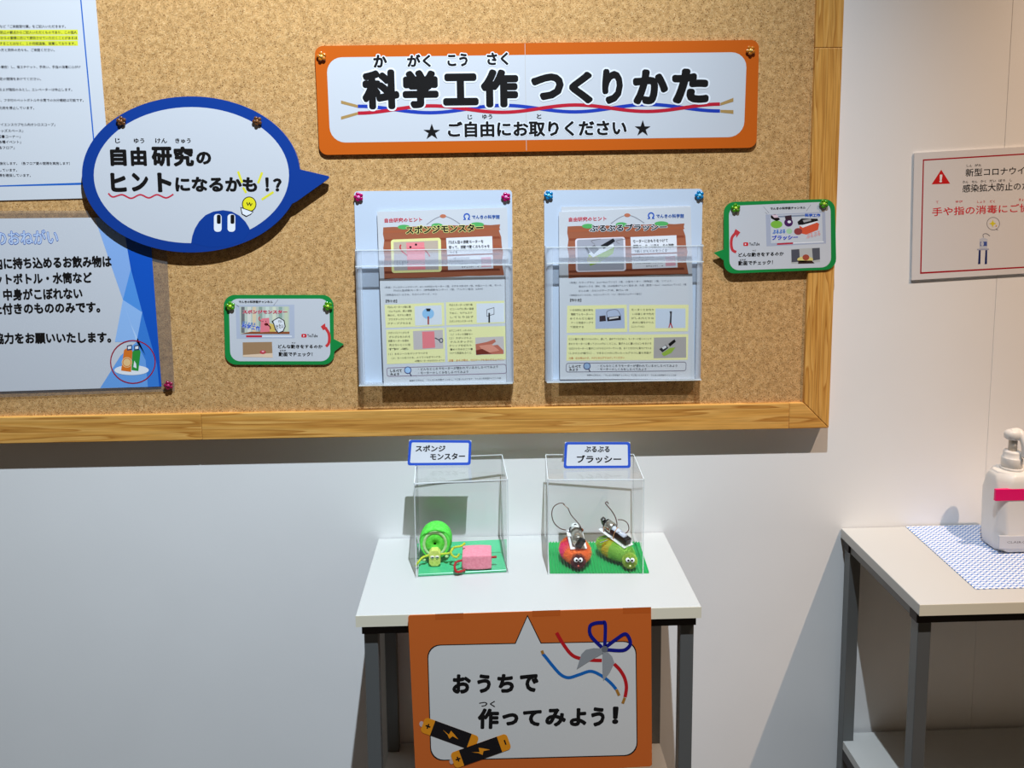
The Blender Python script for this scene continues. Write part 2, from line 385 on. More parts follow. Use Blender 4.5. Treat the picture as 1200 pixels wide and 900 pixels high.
# ================================================================== SIGNS ON THE BOARD
def banner():
    cm = lambda x, y: (360+x/2.2222, 30+y/2.2222)
    Y = -.0235
    root = thing('banner_sign', 'long orange-bordered banner with big black Japanese title, top of the cork board', 'sign', U(630, 176, Y))
    s = Sheet(root, Y, cm=cm)
    m = M['glosspaper']
    s.plate('banner_sheet', s.rr([(19, 53), (1177, 37), (1170, 318), (32, 337)], 22), .0035, pmat('orange_print', (206, 96, 22), .3, coat=.25))
    s.poly('white_panel', s.rr([(50, 83), (1145, 69), (1137, 290), (60, 305)], 40), 1, m)
    s.line('sheet_seam', [(567, 47), (571, 325)], 1.2, 2, (196, 190, 184))
    for t, a, b, y in (('か', 172, 208, 93), ('がく', 260, 322, 92), ('こう', 365, 418, 90), ('さく', 468, 524, 87)):
        s.text(t, a, b, y, 34, 7, bold=.05, slope=-.012, outline=(WHITE, .07))
    for t, a, b, y, h in (('科', 143, 240, 167, 104), ('学', 248, 342, 166, 100), ('工', 353, 446, 167, 84), ('作', 452, 550, 164, 100),
                          ('つ', 583, 668, 160, 70), ('く', 682, 744, 162, 84), ('り', 768, 822, 159, 92), ('か', 848, 940, 160, 92), ('た', 950, 1046, 158, 92)):
        s.text(t, a, b, y, h, 8, bold=.066, slope=-.012, outline=(WHITE, .045), res=3)
    s.text('ご自由にお取りください', 366, 832, 271, 42, 7, bold=.042, slope=-.011, outline=(WHITE, .05))
    s.text('★', 303, 346, 275, 40, 7, bold=0); s.text('★', 853, 894, 266, 40, 7, bold=0)
    for t, a, b, y in (('じ', 418, 430, 238), ('ゆう', 456, 482, 237), ('と', 598, 610, 236)): s.text(t, a, b, y, 12, 7, bold=.02)
    for ph, col, y0 in ((0, (30, 60, 170), 209), (math.pi, (190, 30, 50), 231)):
        pts = []
        for i in range(61):
            x = 132+i*(1075-132)/60; e = 1 if ph == 0 else -1
            amp = (8 if 0 else 9)*math.cos((x-132)/(1075-132)*math.pi*5)
            pts.append((x, 219-(x-132)*.006 - e*amp))
        s.line('printed_wire', pts, 9, 4 if ph else 3, col)
        for x0, x1, yy in ((88, 132, 198 if ph == 0 else 240), (1076, 1110, 222+ (4 if ph == 0 else -28))):
            ye = pts[0][1] if x0 < 500 else pts[-1][1]
            s.poly('printed_wire_end', [(x0, yy-3), (x1 if x0 < 500 else x0, ye-3), (x1 if x0 < 500 else x0, ye+4), (x0, yy+5)] if x0 < 500 else [(x0, ye-3), (x1, yy-6), (x1, yy+4), (x0, ye+4)], 4, (176, 140, 84))
    pin(376.5, 66, Y, GOLD, 'gold flower push pin in the left corner of the orange banner', 'gold push pins of the banner', .2)
    pin(880, 59, Y, GOLD, 'gold flower push pin in the right corner of the orange banner', 'gold push pins of the banner', .5)
banner()

def bubble():
    cm = lambda x, y: (80+x/3.75, 90+y/3.75)
    Y = -.0315
    root = thing('speech_bubble_sign', 'oval blue-bordered speech bubble sign with a peeking blue face, left on the cork board', 'sign', U(224, 290, Y))
    s = Sheet(root, Y, cm=cm)
    cx, cy, rx, ry = 539, 429, 479, 343
    o = []
    for i in range(97):
        a = math.radians(22) + i/96*math.radians(360-22-4.5)   # clockwise in pixels from below the tail round to above it
        o.append((cx+rx*math.cos(a), cy+ry*math.sin(a)))
    o += [(1018, 407), (1120, 431), (1142, 436), (1146, 443), (1138, 452), (1070, 500), (1003, 548)]
    s.plate('bubble_board', o, .005, pmat('blue_print', (14, 60, 146), .32, coat=.2))
    ci = [(541+429*math.cos(t*math.pi/40), 432+299*math.sin(t*math.pi/40)) for t in range(80)]
    s.poly('white_oval', ci, 1, M['glosspaper'])
    s.poly('peeking_face', [(540, 731), (545, 700), (556, 668), (575, 636), (603, 608), (638, 592), (680, 586), (718, 592), (752, 610), (778, 636), (793, 660), (802, 681), (770, 720), (700, 745), (620, 750)], 2, (14, 60, 146))
    for x in (640, 700):
        e = s.poly('printed_eye', s.rr((x, 603, x+34, 681), 14), 3, WHITE)
        s.poly('printed_pupil', s.rr((x+13, 606, x+30, 646), 6), 4, BLACK, e)
    for t, a, b in (('じ', 206, 228), ('ゆう', 288, 334), ('けん', 382, 434), ('きゅう', 470, 538)): s.text(t, a, b, 281, 22, 3, bold=.03)
    for t, a, b, y, h in (('自', 184, 256, 350, 84), ('由', 274, 344, 350, 84), ('研', 366, 456, 350, 86), ('究', 462, 552, 350, 88), ('の', 562, 628, 357, 56),
                          ('ヒ', 186, 256, 464, 84), ('ン', 278, 352, 463, 82), ('ト', 392, 454, 464, 86)):
        s.text(t, a, b, y, h, 5, bold=.055, res=3)
    s.text('になるかも', 470, 830, 472, 66, 5, bold=.05, slope=.004, res=3)
    s.text('！', 866, 882, 473, 62, 5, bold=.05); s.text('？', 900, 938, 475, 58, 5, bold=.05)
    s.line('red_squiggle', [(176, 512), (196, 528), (236, 518), (276, 534), (316, 518), (354, 532), (390, 518), (430, 532), (462, 516)], 7, 3, (200, 50, 70), smooth=6)
    for a, b in (((746, 416), (764, 466)), ((852, 420), (834, 468)), ((768, 486), (782, 510)), ((850, 540), (902, 506))): s.line('yellow_ray', [a, b], 10, 3, (230, 222, 60))
    s.disc('printed_bulb', (795, 560), 32, 34, 3, BLACK); s.disc('printed_bulb_glow', (795, 560), 28, 30, 4, (238, 226, 40))
    s.poly('printed_bulb_base', [(756, 572), (814, 592), (802, 606), (782, 616), (762, 604)], 5, BLACK); s.poly('printed_bulb_cap', [(760, 577), (810, 595), (800, 603), (783, 611), (766, 602)], 6, WHITE)
    s.line('printed_filament', [(784, 552), (790, 564), (796, 554), (802, 566), (808, 556)], 4, 6, BLACK)
    pin(141.5, 142, Y, BROWN, 'dark brown push pin on the left of the oval blue sign', 'brown push pins of the oval sign', .1)
    pin(301, 142, Y, BROWN, 'dark brown push pin on the right of the oval blue sign', 'brown push pins of the oval sign', .4)
bubble()

def info_sheet():
    Y = -.0205
    root = thing('notice_sheet', 'white notice sheet of small print with yellow highlighted lines, top left of the board', 'poster', U(60, 232, Y))
    s = Sheet(root, Y)
    s.plate('paper', [(-190, -60), (107, -60), (112, 0), (131, 231.5), (0, 235), (-190, 241)], .0008, M['paper'])
    s.line('blue_border', [(91, -50), (94.7, 0), (103, 90), (110.5, 172), (114.5, 214.8), (0, 218), (-180, 223)], 1.5, 1, (30, 100, 190))
    for x1, y, a in ((91.5, 38, 0), (91.5, 44.5, 0), (91.5, 51, 0)): s.poly('highlight', [(-150, y-2.6), (x1-.5, y-3.2), (x1, y+2.6), (-150, y+3.2)], 1, (226, 226, 60))
    rows = [('ご来館の際は、入館時などに、各自で記入台など「ご来館受付票」をご記入いただきます。', 77, 31), ('新型コロナウイルス感染拡大防止の観点からご記入いただくものであり、この個人', 90, 38),
            ('情報は保健所等からの要請に応じて提供させていただくことがあるほ', 90.5, 44.5), ('かの目的にこれを使って使用することはなく、１か月経過後、破棄しております。', 88.5, 51), ('ご来館のみなさまも、代表の方と同伴の方々も、ご来館ください。', 64, 58.6),
            ('発熱（体調不良の場合）し、咳エチケット、手洗い、手指の消毒に心がけ', 94.5, 78.5), ('一定の間隔をあけてください。', 48, 92.5), ('移動は階段および階段のみとし、エレベーターは休止します。', 84.5, 105), ('なお、フタ付のペットボトルや水筒での水分補給は可能です。', 98, 117.5),
            ('利用を停止しています。', 40, 126.5), ('サイエンスカプセル内オシロスコープ」', 64.5, 146), ('キッズスペース」', 27, 153.2), ('図書コーナー」', 24, 160), ('各種イベント」', 24.5, 166.3), ('各フロア」', 17, 173),
            ('を強化します。（各フロア要の間隔を実施します）', 82, 191.5), ('換気をしています。', 20, 199.3), ('間隔を確保しています。', 36, 205.5)]
    for t, x1, y in rows: s.text(t, x1-len(t)*3.75, x1, y, 3.7, 3, (40, 40, 50), bold=.012, res=1)
info_sheet()

def drink_poster():
    cm = lambda x, y: (x/3.75, 230+y/3.75)
    Y = -.0215
    root = thing('request_poster', 'laminated poster of large Japanese letters with blue facets and two drink bottles, left edge', 'poster', U(90, 458, Y))
    s = Sheet(root, Y, cm=cm)
    s.plate('laminating_film', [(-700, 66), (700, 62), (734, 262), (768, 856), (0, 884), (-700, 905)], .0004, M['film'])
    s.poly('printed_sheet', [(-650, 104), (600, 92), (655, 200), (710, 836), (0, 858), (-650, 878)], 1, M['glosspaper'])
    pf = 'blue_facet'
    s.poly(pf, [(416, 94), (560, 90), (655, 200), (666, 240), (585, 300), (540, 455)], 2, (140, 178, 232))
    s.poly(pf, [(540, 120), (655, 130), (666, 240), (710, 836), (690, 836), (625, 510), (575, 320)], 3, (20, 86, 190))
    s.poly(pf, [(580, 300), (625, 500), (600, 640), (540, 455)], 3, (84, 150, 226))
    s.poly(pf, [(540, 455), (505, 640), (600, 640), (625, 510)], 4, (150, 190, 240))
    s.poly(pf, [(440, 843), (530, 700), (600, 640), (660, 720), (650, 838)], 3, (110, 165, 230))
    s.poly(pf, [(600, 640), (625, 510), (690, 740), (700, 836), (650, 838), (640, 720)], 5, (60, 128, 214))
    s.poly(pf, [(540, 455), (600, 640), (640, 700), (575, 560)], 5, (180, 210, 246))
    s.disc('printed_plate', (578, 764), 76, 22, 7, WHITE)
    s.ring('red_ring', (584, 728), 98, 94, 5, 7, (160, 20, 50))
    b = s.poly('printed_bottle', [(545, 676), (556, 668), (578, 672), (582, 682), (576, 772), (532, 766)], 8, (226, 120, 40))
    s.disc('printed_orange', (558, 730), 23, 23, 9, (240, 200, 140), parent=b); s.ring('printed_orange_rim', (558, 730), 18, 18, 3, 10, (226, 120, 40), parent=b)
    b = s.poly('printed_bottle', [(582, 684), (590, 676), (614, 674), (618, 684), (608, 768), (578, 764)], 8, (50, 150, 60))
    s.poly('printed_leaf', [(586, 750), (590, 722), (598, 736), (600, 756)], 9, WHITE, b)
    for x in (558, 590): s.poly('printed_bottle_cap', [(x, 656), (x+22, 652), (x+22, 676), (x, 678)], 9, (40, 60, 100)); s.poly('printed_cap_side', [(x+4, 660), (x+18, 658), (x+18, 670), (x+4, 672)], 10, WHITE)
    s.text('お客さまへのおねがい', -305, 254, 189, 64, 6, (196, 214, 240), bold=.01, slope=-.018, outline=((40, 90, 180), .035))
    for t, x1, y, n in (('館内に持ち込めるお飲み物は', 490, 297, 58), ('ペットボトル・水筒など', 405, 366, 56), ('中身がこぼれない', 362, 433, 58), ('ふた付きのもののみです。', 440, 497, 56), ('ご理解とご協力をお願いいたします。', 488, 628, 56)):
        s.text(t, x1-len(t)*43.5, x1, y, n*.9, 6, bold=.045, slope=-.02*(1 if y < 500 else .6), res=2)
    pin(197, 452, Y, MAROON, 'magenta push pin at the lower corner of the laminated drinks poster', 'magenta push pins', .3)
drink_poster()

def card(left):
    if left:
        cm = lambda x, y: (250+x/7.5, 330+y/7.5); Y = -.0215; c0 = U(327, 425, Y)
        lab = 'green-bordered speech card with pink monster picture, left of the leaflet holders'
    else:
        cm = lambda x, y: (830+x/7.5, 220+y/7.5); Y = -.0275; c0 = U(912, 318, Y)
        lab = 'green-bordered speech card overlapping the right side of the pine frame'
    root = thing('speech_card', lab, 'sign', c0, 'green speech cards')
    s = Sheet(root, Y, cm=cm)
    green = pmat('green_print', (22, 140, 66), .35, coat=.2)
    if left:
        o = s.rr([(90, 118), (1055, 118), (1064, 730), (105, 730)], 95); k = [i for i, p in enumerate(o) if p[1] > 560 and p[0] > 1000][0]
        o = o[:k]+[(1058, 505), (1146, 550), (1064, 615)]+o[k:]
    else:
        o = s.rr([(137, 127), (1114, 97), (1126, 718), (137, 757)], 95)
        o = o+[(137, 640), (47, 572), (137, 543)]
    s.plate('card_board', o, .0012 if left else .0016, green)
    sl = 0 if left else -.032
    q = [(135, 150), (1020, 150), (1030, 700), (150, 700)] if left else [(180, 160), (1075, 122), (1080, 698), (187, 728)]
    s.poly('white_panel', s.rr(q, 85), 1, M['glosspaper'])
    tx = lambda t, a, b, y, h, **kw: s.text(t, a, b, y, h, kw.pop('lay', 5), kw.pop('mat', BLACK), bold=kw.pop('bold', .035), slope=sl, res=kw.pop('res', 1), **kw)
    if left:
        tx('でんきの科学館チャンネル', 222, 522, 178, 24)
        s.line('aerial', [(165, 176), (225, 222)], 4, 2, (150, 150, 160)); s.line('aerial', [(568, 160), (530, 210)], 4, 2, (150, 150, 160))
        s.poly('screen_frame', [(195, 207), (712, 203), (715, 498), (205, 502)], 2, (186, 192, 208)); s.poly('screen_picture', [(230, 220), (668, 218), (670, 462), (238, 462)], 3, (196, 204, 190))
        for i, (x, c) in enumerate([(245, (120, 120, 120)), (300, (226, 222, 210)), (345, (232, 206, 170)), (400, (150, 168, 152)), (460, (212, 226, 210)), (520, (224, 226, 200)), (575, (150, 176, 160)), (625, (206, 214, 180))]):
            s.rect('printed_curtain', x, 222, x+30, 450, 4, c)
        s.poly('printed_table', [(330, 440), (670, 440), (670, 460), (240, 460)], 5, (150, 84, 50)); s.poly('printed_table', [(480, 360), (540, 380), (545, 440), (470, 440)], 5, (222, 190, 100))
        b = s.poly('printed_monster', [(420, 325), (490, 318), (496, 440), (412, 446)], 6, (238, 130, 140)); s.disc('printed_mouth', (465, 375), 17, 12, 7, (110, 30, 30), parent=b)
        s.line('printed_arm', [(425, 348), (406, 338), (400, 320), (412, 310)], 7, 7, (226, 60, 80), smooth=4); s.line('printed_arm', [(470, 375), (498, 396), (502, 418)], 9, 7, (90, 30, 40), smooth=4)
        for x in (435, 462): s.disc('printed_eye', (x, 350), 4, 4, 7, BLACK, parent=b)
        s.poly('printed_balloon', [(532, 335), (575, 312), (625, 340), (636, 395), (615, 440), (570, 455), (540, 420), (528, 375), (512, 350)], 6, BLACK); s.poly('printed_balloon_fill', [(538, 340), (575, 320), (618, 345), (627, 393), (609, 433), (572, 446), (547, 416), (536, 372), (526, 352)], 7, WHITE)
        tx('うたい', 570, 604, 350, 26, lay=8); tx('たい', 576, 616, 392, 40, lay=8); tx('ます', 548, 570, 408, 60, lay=8)
        s.text('スポンジモンスター', 258, 650, 265, 34, 8, (200, 40, 60), bold=.07, outline=(WHITE, .05), res=1)
        s.text('ぼくのまる', 256, 372, 358, 26, 8, (110, 150, 210), bold=.04, slope=.15, res=1); s.text('科学工作', 252, 412, 385, 40, 8, (30, 80, 190), bold=.05, slope=.18, outline=(WHITE, .06), res=1)
        s.rect('progress_bar', 288, 472, 428, 490, 3, (200, 40, 60)); s.rect('progress_bar', 428, 476, 690, 486, 3, WHITE)
        s.poly('printed_photo', [(258, 534), (515, 530), (522, 668), (260, 660)], 3, (168, 132, 96)); s.poly('printed_photo_floor', [(262, 645), (521, 628), (522, 668), (260, 661)], 4, (236, 206, 176))
        s.disc('printed_photo_monster', (435, 620), 27, 17, 5, (200, 70, 80)); s.disc('printed_photo_light', (436, 614), 12, 7, 6, (240, 170, 180))
        tx('どんな動きをするのか', 568, 960, 571, 34); tx('動画でチェック！', 574, 872, 638, 38); tx('うご', 690, 722, 538, 12); tx('どうが', 585, 638, 606, 13)
        s.poly('video_logo', s.rr((774, 460, 820, 491), 9), 3, (214, 40, 50)); s.poly('video_logo_arrow', [(790, 468), (790, 484), (805, 476)], 4, WHITE); tx('YouTube', 826, 916, 475, 28, bold=.02)
        s.line('red_arrow', [(990, 570), (1012, 545), (1020, 500), (1012, 450), (985, 408)], 24, 3, (212, 60, 62), smooth=5); s.poly('red_arrow_head', [(944, 394), (982, 366), (986, 396), (1004, 404), (966, 428)], 4, (212, 60, 62))
        pin(269.5, 359, Y, GREENP, 'green flower push pin, left corner of the pink monster card', 'green flower push pins', .1); pin(384, 359, Y, GREENP, 'green flower push pin, right corner of the pink monster card', 'green flower push pins', .4)
    else:
        tx('でんきの科学館チャンネル', 544, 856, 184, 24)
        s.line('aerial', [(485, 165), (535, 225)], 4, 2, (150, 150, 160)); s.line('aerial', [(500, 215), (520, 232)], 4, 2, (150, 150, 160)); s.line('aerial', [(900, 150), (862, 205)], 4, 2, (150, 150, 160))
        s.poly('screen_frame', [(505, 236), (1028, 212), (1035, 490), (512, 515)], 2, (176, 182, 200)); s.poly('screen_picture', [(545, 242), (1000, 222), (1006, 470), (552, 488)], 3, (206, 210, 216)); s.poly('printed_shelf', [(560, 250), (850, 236), (850, 250), (560, 264)], 4, (140, 150, 170))
        s.disc('printed_brush', (600, 322), 52, 34, 4, (130, 190, 70)); s.poly('printed_gear', [(548, 245), (590, 232), (632, 278), (600, 294), (552, 268)], 5, BLACK); s.poly('printed_plate', [(556, 240), (600, 236), (622, 262), (580, 264)], 6, (226, 200, 210))
        s.disc('printed_brush', (706, 306), 38, 36, 4, (76, 34, 90)); s.poly('printed_gear', [(672, 250), (730, 240), (736, 280), (680, 284)], 5, (60, 40, 50)); s.disc('printed_plate', (712, 300), 16, 12, 6, WHITE)
        s.poly('printed_brush', [(800, 340), (940, 296), (975, 318), (965, 370), (860, 412), (812, 400)], 4, (222, 90, 60)); s.disc('printed_brush_head', (790, 384), 36, 30, 5, (150, 66, 66))
        s.poly('printed_plate', [(800, 330), (940, 290), (970, 300), (830, 352)], 5, WHITE); s.poly('printed_gear', [(784, 300), (820, 270), (960, 272), (966, 290), (830, 326), (792, 326)], 6, (30, 28, 30)); s.poly('printed_gear', [(830, 285), (900, 272), (905, 290), (840, 306)], 7, (170, 170, 170))
        s.text('科学工作', 850, 985, 242, 30, 8, (30, 90, 200), bold=.05, res=1); s.text('ぶるぶる', 566, 678, 388, 36, 8, (60, 120, 210), bold=.04, slope=-.05, res=1); s.text('ブラッシー', 560, 788, 440, 42, 8, (20, 60, 190), bold=.06, slope=-.03, outline=(WHITE, .05), res=1)
        s.text('ぷるぷる', 862, 985, 428, 42, 7, (232, 160, 160), bold=.02, slope=-.25, res=1); s.disc('printed_leaf', (712, 382), 26, 24, 4, (170, 214, 170))
        s.poly('progress_bar', [(604, 488), (745, 480), (745, 495), (604, 503)], 3, (190, 50, 70)); s.poly('progress_bar', [(745, 481), (1015, 470), (1015, 480), (745, 492)], 3, WHITE)
        s.poly('printed_photo', [(728, 540), (980, 526), (982, 652), (730, 668)], 3, (190, 190, 186)); s.poly('printed_photo_pillar', [(730, 545), (800, 540), (806, 650), (732, 655)], 4, (84, 84, 94)); s.poly('printed_photo_pillar', [(912, 532), (980, 528), (982, 630), (920, 640)], 4, (90, 90, 98))
        s.disc('printed_photo_dish', (852, 630), 70, 26, 5, (226, 210, 130)); s.poly('printed_photo_base', [(790, 640), (910, 640), (934, 664), (790, 668)], 5, (60, 40, 34)); s.disc('printed_photo_toy', (858, 612), 30, 26, 6, (170, 80, 60))
        tx('どんな動きをするのか', 264, 664, 592, 36); tx('動画でチェック！', 264, 568, 664, 40); tx('うご', 390, 420, 552, 12); tx('どうが', 278, 330, 634, 13)
        s.poly('video_logo', s.rr((308, 480, 352, 512), 9), 3, (214, 40, 50)); s.poly('video_logo_arrow', [(322, 488), (322, 504), (337, 496)], 4, WHITE); tx('YouTube', 360, 452, 496, 28, bold=.02)
        s.line('red_arrow', [(246, 566), (214, 548), (202, 500), (208, 440), (238, 400)], 24, 3, (204, 60, 66), smooth=5); s.poly('red_arrow_head', [(240, 362), (282, 392), (246, 440), (244, 408), (226, 394)], 4, (204, 60, 66))
        pin(862.5, 244, Y, GREENP, 'green flower push pin, left corner of the card over the frame', 'green flower push pins', .1); pin(966, 239, Y, GREENP, 'green flower push pin, right corner of the card over the frame', 'green flower push pins', .4)
card(True); card(False)

# ================================================================== LEAFLET HOLDERS AND LEAFLETS
def holder(left):
    X = 0 if left else 1
    q = [(414, 224), (601, 222.5), (600, 450), (421, 452)] if left else [(638.5, 222.5), (826.5, 221.5), (817.5, 447), (636.5, 447.5)]
    Yb, Yf = -.0215, -.041
    root = thing('leaflet_holder', ('clear acrylic leaflet holder with magenta pins, left of the pair on the board' if left else 'clear acrylic leaflet holder with blue pins, right of the pair on the board'), 'leaflet holder', U((q[2][0]+q[3][0])/2, 451, Yb), 'acrylic leaflet holders')
    s = Sheet(root, Yb)
    # rear edge at the bottom follows the front panel downwards
    a, b = U(*q[0], Yb), U(*q[1], Yb)
    fx = [U(q[3][0], q[3][1], Yf), U(q[2][0], q[2][1], Yf)]
    pt = [(414.5, 293.5), (601.5, 292)] if left else [(640.5, 289.5), (826, 289)]
    ft = [U(*pt[0], Yf), U(*pt[1], Yf)]
    x0 = min(fx[0].x, ft[0].x)*.5+max(fx[0].x, ft[0].x)*.5; x1 = (fx[1].x+ft[1].x)/2
    zb = (fx[0].z+fx[1].z)/2; zt = (ft[0].z+ft[1].z)/2; ztop = (a.z+b.z)/2
    ox0, ox1 = (a.x+x0)/2, (b.x+x1)/2
    r = .006; o = []
    for cxx, czz, a0 in ((ox1-r, ztop-r, 0), (ox0+r, ztop-r, 90)):
        for k in range(7): an = math.radians(a0+k*15); o.append((cxx+r*math.cos(an), czz+r*math.sin(an)))
    o += [(ox0, zb), (ox1, zb)]
    v, f = prism_vf([(x, Yb, z) for x, z in o], (0, .002, 0)); mk('back_panel', v, f, M['holder_back'], root)
    th = .0018
    ix = ox0, ox1
    box('front_panel', ix[0]+.012, ix[1]-.012, Yf, Yf+th, zb+th, zt-.0255, M['tint'], root)
    # rounded vertical corners of the pocket
    for sx, e in ((ix[0], 1), (ix[1], -1)):
        pts = []
        for k in range(7):
            t = math.radians(90*k/6); pts.append((sx+e*(.012-.012*math.cos(t)), Yf+.012-.012*math.sin(t)))
        out = pts; inn = [(sx+e*(.012-(.012-th)*math.cos(math.radians(90*k/6))), Yf+.012-(.012-th)*math.sin(math.radians(90*k/6))) for k in range(7)]
        poly = [Vector((p[0], p[1], zb)) for p in out]+[Vector((p[0], p[1], zb)) for p in reversed(inn)]
        v, f = prism_vf(poly, (0, 0, zt-zb)); mk('pocket_corner', v, f, M['milk'], root, False)
        box('side_panel', sx, sx+e*th, Yb-.0001, Yf+.012, zb, zt+.002, M['milk'], root)
    box('pocket_floor', ix[0]+.002, ix[1]-.002, Yf+.002, Yb-.0002, zb, zb+th, M['milk'], root)
    box('pocket_lip', ix[0]+.012, ix[1]-.012, Yf, Yf+th, zt-.025, zt-.0003, M['lip'], root)
    box('lip_edge', ix[0]+.002, ix[1]-.002, Yf-.001, Yf+th+.0004, zt-.0001, zt+.0011, M['clear_edge'], root)
    box('lip_edge', ix[0]+.002, ix[1]-.002, Yf-.0016, Yf-.0001, zt-.0262, zt-.0246, M['clear_edge'], root)
    box('lip_edge', ix[0]+.002, ix[1]-.002, Yf-.0008, Yf-.00005, zb, zb+.0016, M['clear_edge'], root)
    # leaflets inside
    if left: cm = lambda x, y: (400+x/5.4545, 210+y/5.4545)
    else: cm = lambda x, y: (620+x/5.4545, 210+y/5.4545)
    zl = zb+.004; Yl, k = -.0345, .0085/.29
    if left: qs = [(228, 208), (1060, 180), (1088, 1310), (272, 1322)]
    else: qs = [(190, 210), (1034, 175), (1058, 1275), (198, 1280)]
    for n in ((0, 1) if not left else (0,)):
        if n:
            rt = thing('leaflet', 'white leaflet sheet peeking out behind the shaky brush leaflet in the right holder', 'leaflet', U(728, 446, Yl+.003), 'leaflets in the holders')
            s2 = Sheet(rt, Yl+.002, k, zl, cm); s2.plate('paper', [(206, 176), (1030, 170), (1036, 1200), (210, 1240)], .0004, M['paper']); continue
        lab = 'leaflet titled in yellow-edged black over a pink sponge picture, in the left holder' if left else 'leaflet with a green brush toy picture on brown boards, in the right holder'
        rt = thing('leaflet', lab, 'leaflet', U(520 if left else 728, 448, Yl), 'leaflets in the holders')
        s = Sheet(rt, Yl, k, zl, cm); s.plate('paper', qs, .0012, M['paper'])
    dx = 0 if left else -22; dy = 0 if left else -6
    c = lambda x, y: (x+dx, y+dy)
    def P(name, pts, lay, col, par=None): return s.poly(name, [c(*p) for p in pts], lay, col, par)
    def Tx(t, a, b, y, h, lay=6, col=BLACK, bold=.03, sl=-.03, outline=None, res=1): s.text(t, a+dx, b+dx, y+dy, h, lay, col, bold, sl, outline, res)
    Tx('自由研究のヒント', 276, 516, 264, 28, col=(214, 50, 70)); Tx('でんきの科学館', 834, 1012, 242, 26, col=(40, 90, 170), sl=-.01)
    s.ring('printed_logo', c(802, 238), 17, 17, 8, 4, (30, 90, 190), 18); s.line('printed_logo_foot', [c(780, 258), c(795, 256)], 6, 4, (30, 90, 190)); s.line('printed_logo_foot', [c(808, 256), c(824, 257)], 6, 4, (30, 90, 190)); s.disc('printed_logo_mouth', c(802, 255), 6, 6, 5, (230, 232, 236))
    s.line('printed_string', [c(545, 290), c(600, 252), c(650, 236), c(700, 250), c(758, 286)], 5, 2, (150, 150, 158), smooth=4); s.disc('printed_nail', c(650, 236), 20, 12, 3, (200, 120, 90))
    board = [(268, 308)]
    random.seed(3)
    board += [(268+i*(1015-268)/12, 308-i*1.6+random.uniform(-3, 3)) for i in range(1, 13)]+[(1008, 330), (1022, 370), (1026, 430), (1035, 470), (1026, 530), (1034, 575), (1040, 605)]
    board += [(1040-i*(1040-275)/10, 612+i*2.6+random.uniform(-3, 3)) for i in range(11)]+[(272, 560), (276, 500), (268, 440), (274, 390), (266, 350)]
    pb = P('printed_board', board, 2, (168, 98, 70))
    for y, col in ((330, (176, 98, 66)), (385, (146, 74, 50)), (440, (170, 92, 62)), (490, (138, 70, 48)), (540, (168, 88, 60)), (590, (120, 60, 42))):
        P('printed_board_grain', [(276, y), (1010, y-20), (1016, y-6), (276, y+14)], 3, col, pb)
    for x, y, r0 in ((400, 306, 40), (612, 296, 36), (868, 290, 44)): s.disc('printed_leaf', c(x, y), r0, 15, 4, (90, 180, 100))
    if left: Tx('スポンジモンスター', 412, 908, 325, 52, 8, bold=.045, sl=-.035, outline=((246, 240, 150), .05), res=2)
    else: Tx('ぶるぶるブラッシー', 408, 904, 320, 46, 8, bold=.04, sl=-.02, outline=(WHITE, .055), res=2)
    fr = P('printed_picture', s.rr([(316, 386), (636, 374), (642, 592), (322, 600)], 18), 4, (240, 236, 160) if left else (236, 226, 232))
    if left:
        P('printed_picture_photo', [(334, 402), (618, 392), (622, 578), (338, 584)], 5, (186, 178, 176), fr); P('printed_picture_floor', [(334, 402), (618, 392), (620, 470), (336, 478)], 6, (196, 178, 160), fr)
        P('printed_sponge', [(414, 406), (530, 402), (538, 576), (424, 580)], 7, (240, 140, 146), fr)
        for y in (440, 475, 510, 545): P('printed_sponge_line', [(420, y), (534, y-3), (534, y+3), (420, y+6)], 8, (232, 118, 128), fr)
        s.disc('printed_eye', c(442, 434), 7, 7, 9, BLACK, parent=fr); s.disc('printed_eye', c(477, 418), 7, 7, 9, BLACK, parent=fr)
        s.line('printed_arm', [c(*p) for p in ((424, 488), (396, 468), (376, 440), (380, 418))], 9, 9, (206, 50, 60), smooth=4, parent=fr); s.line('printed_arm', [c(*p) for p in ((536, 455), (552, 472), (566, 494))], 9, 9, (190, 70, 70), smooth=4, parent=fr)
        s.text('その場廻る\nうごき', 350, 430, 540, 34, 9, BLACK, .02, -.02, None, 1, fr)
    else:
        P('printed_picture_photo', s.rr([(328, 394), (624, 382), (630, 584), (334, 592)], 12), 5, (172, 172, 182), fr)
        P('printed_brush', [(400, 490), (520, 440), (566, 440), (560, 480), (470, 540), (412, 560)], 6, (150, 180, 70), fr); s.disc('printed_brush_end', c(430, 520), 40, 26, 7, (200, 190, 90), parent=fr)
        P('printed_plate', [(400, 478), (560, 420), (566, 440), (430, 506)], 8, (236, 238, 242), fr); P('printed_battery', [(480, 430), (560, 384), (572, 402), (500, 452)], 9, (34, 34, 40), fr)
        P('printed_motor', [(404, 448), (440, 424), (470, 454), (436, 486)], 9, (120, 120, 126), fr); P('printed_weight', [(378, 440), (390, 434), (412, 474), (400, 482)], 10, (30, 30, 34), fr)
        for a in ((440, 420), (600, 420)): s.line('printed_cord', [c(*a), c(a[0]-20, 400), c(a[0]+40, 388)], 2, 9, (120, 110, 110), smooth=3, parent=fr)
    tb = P('printed_text_box', [(670, 376), (964, 364), (968, 472), (676, 482)], 4, (236, 236, 240)); P('printed_text_box', [(678, 494), (968, 482), (972, 570), (682, 580)], 4, (236, 236, 240))
    L3 = ('円ばん型の振動モーターを', '使って、振動で動くおもちゃを', 'つくる') if left else ('モーターにおもりをつけて', '振動モーターに変え、その振動', 'で動くおもちゃをつくる')
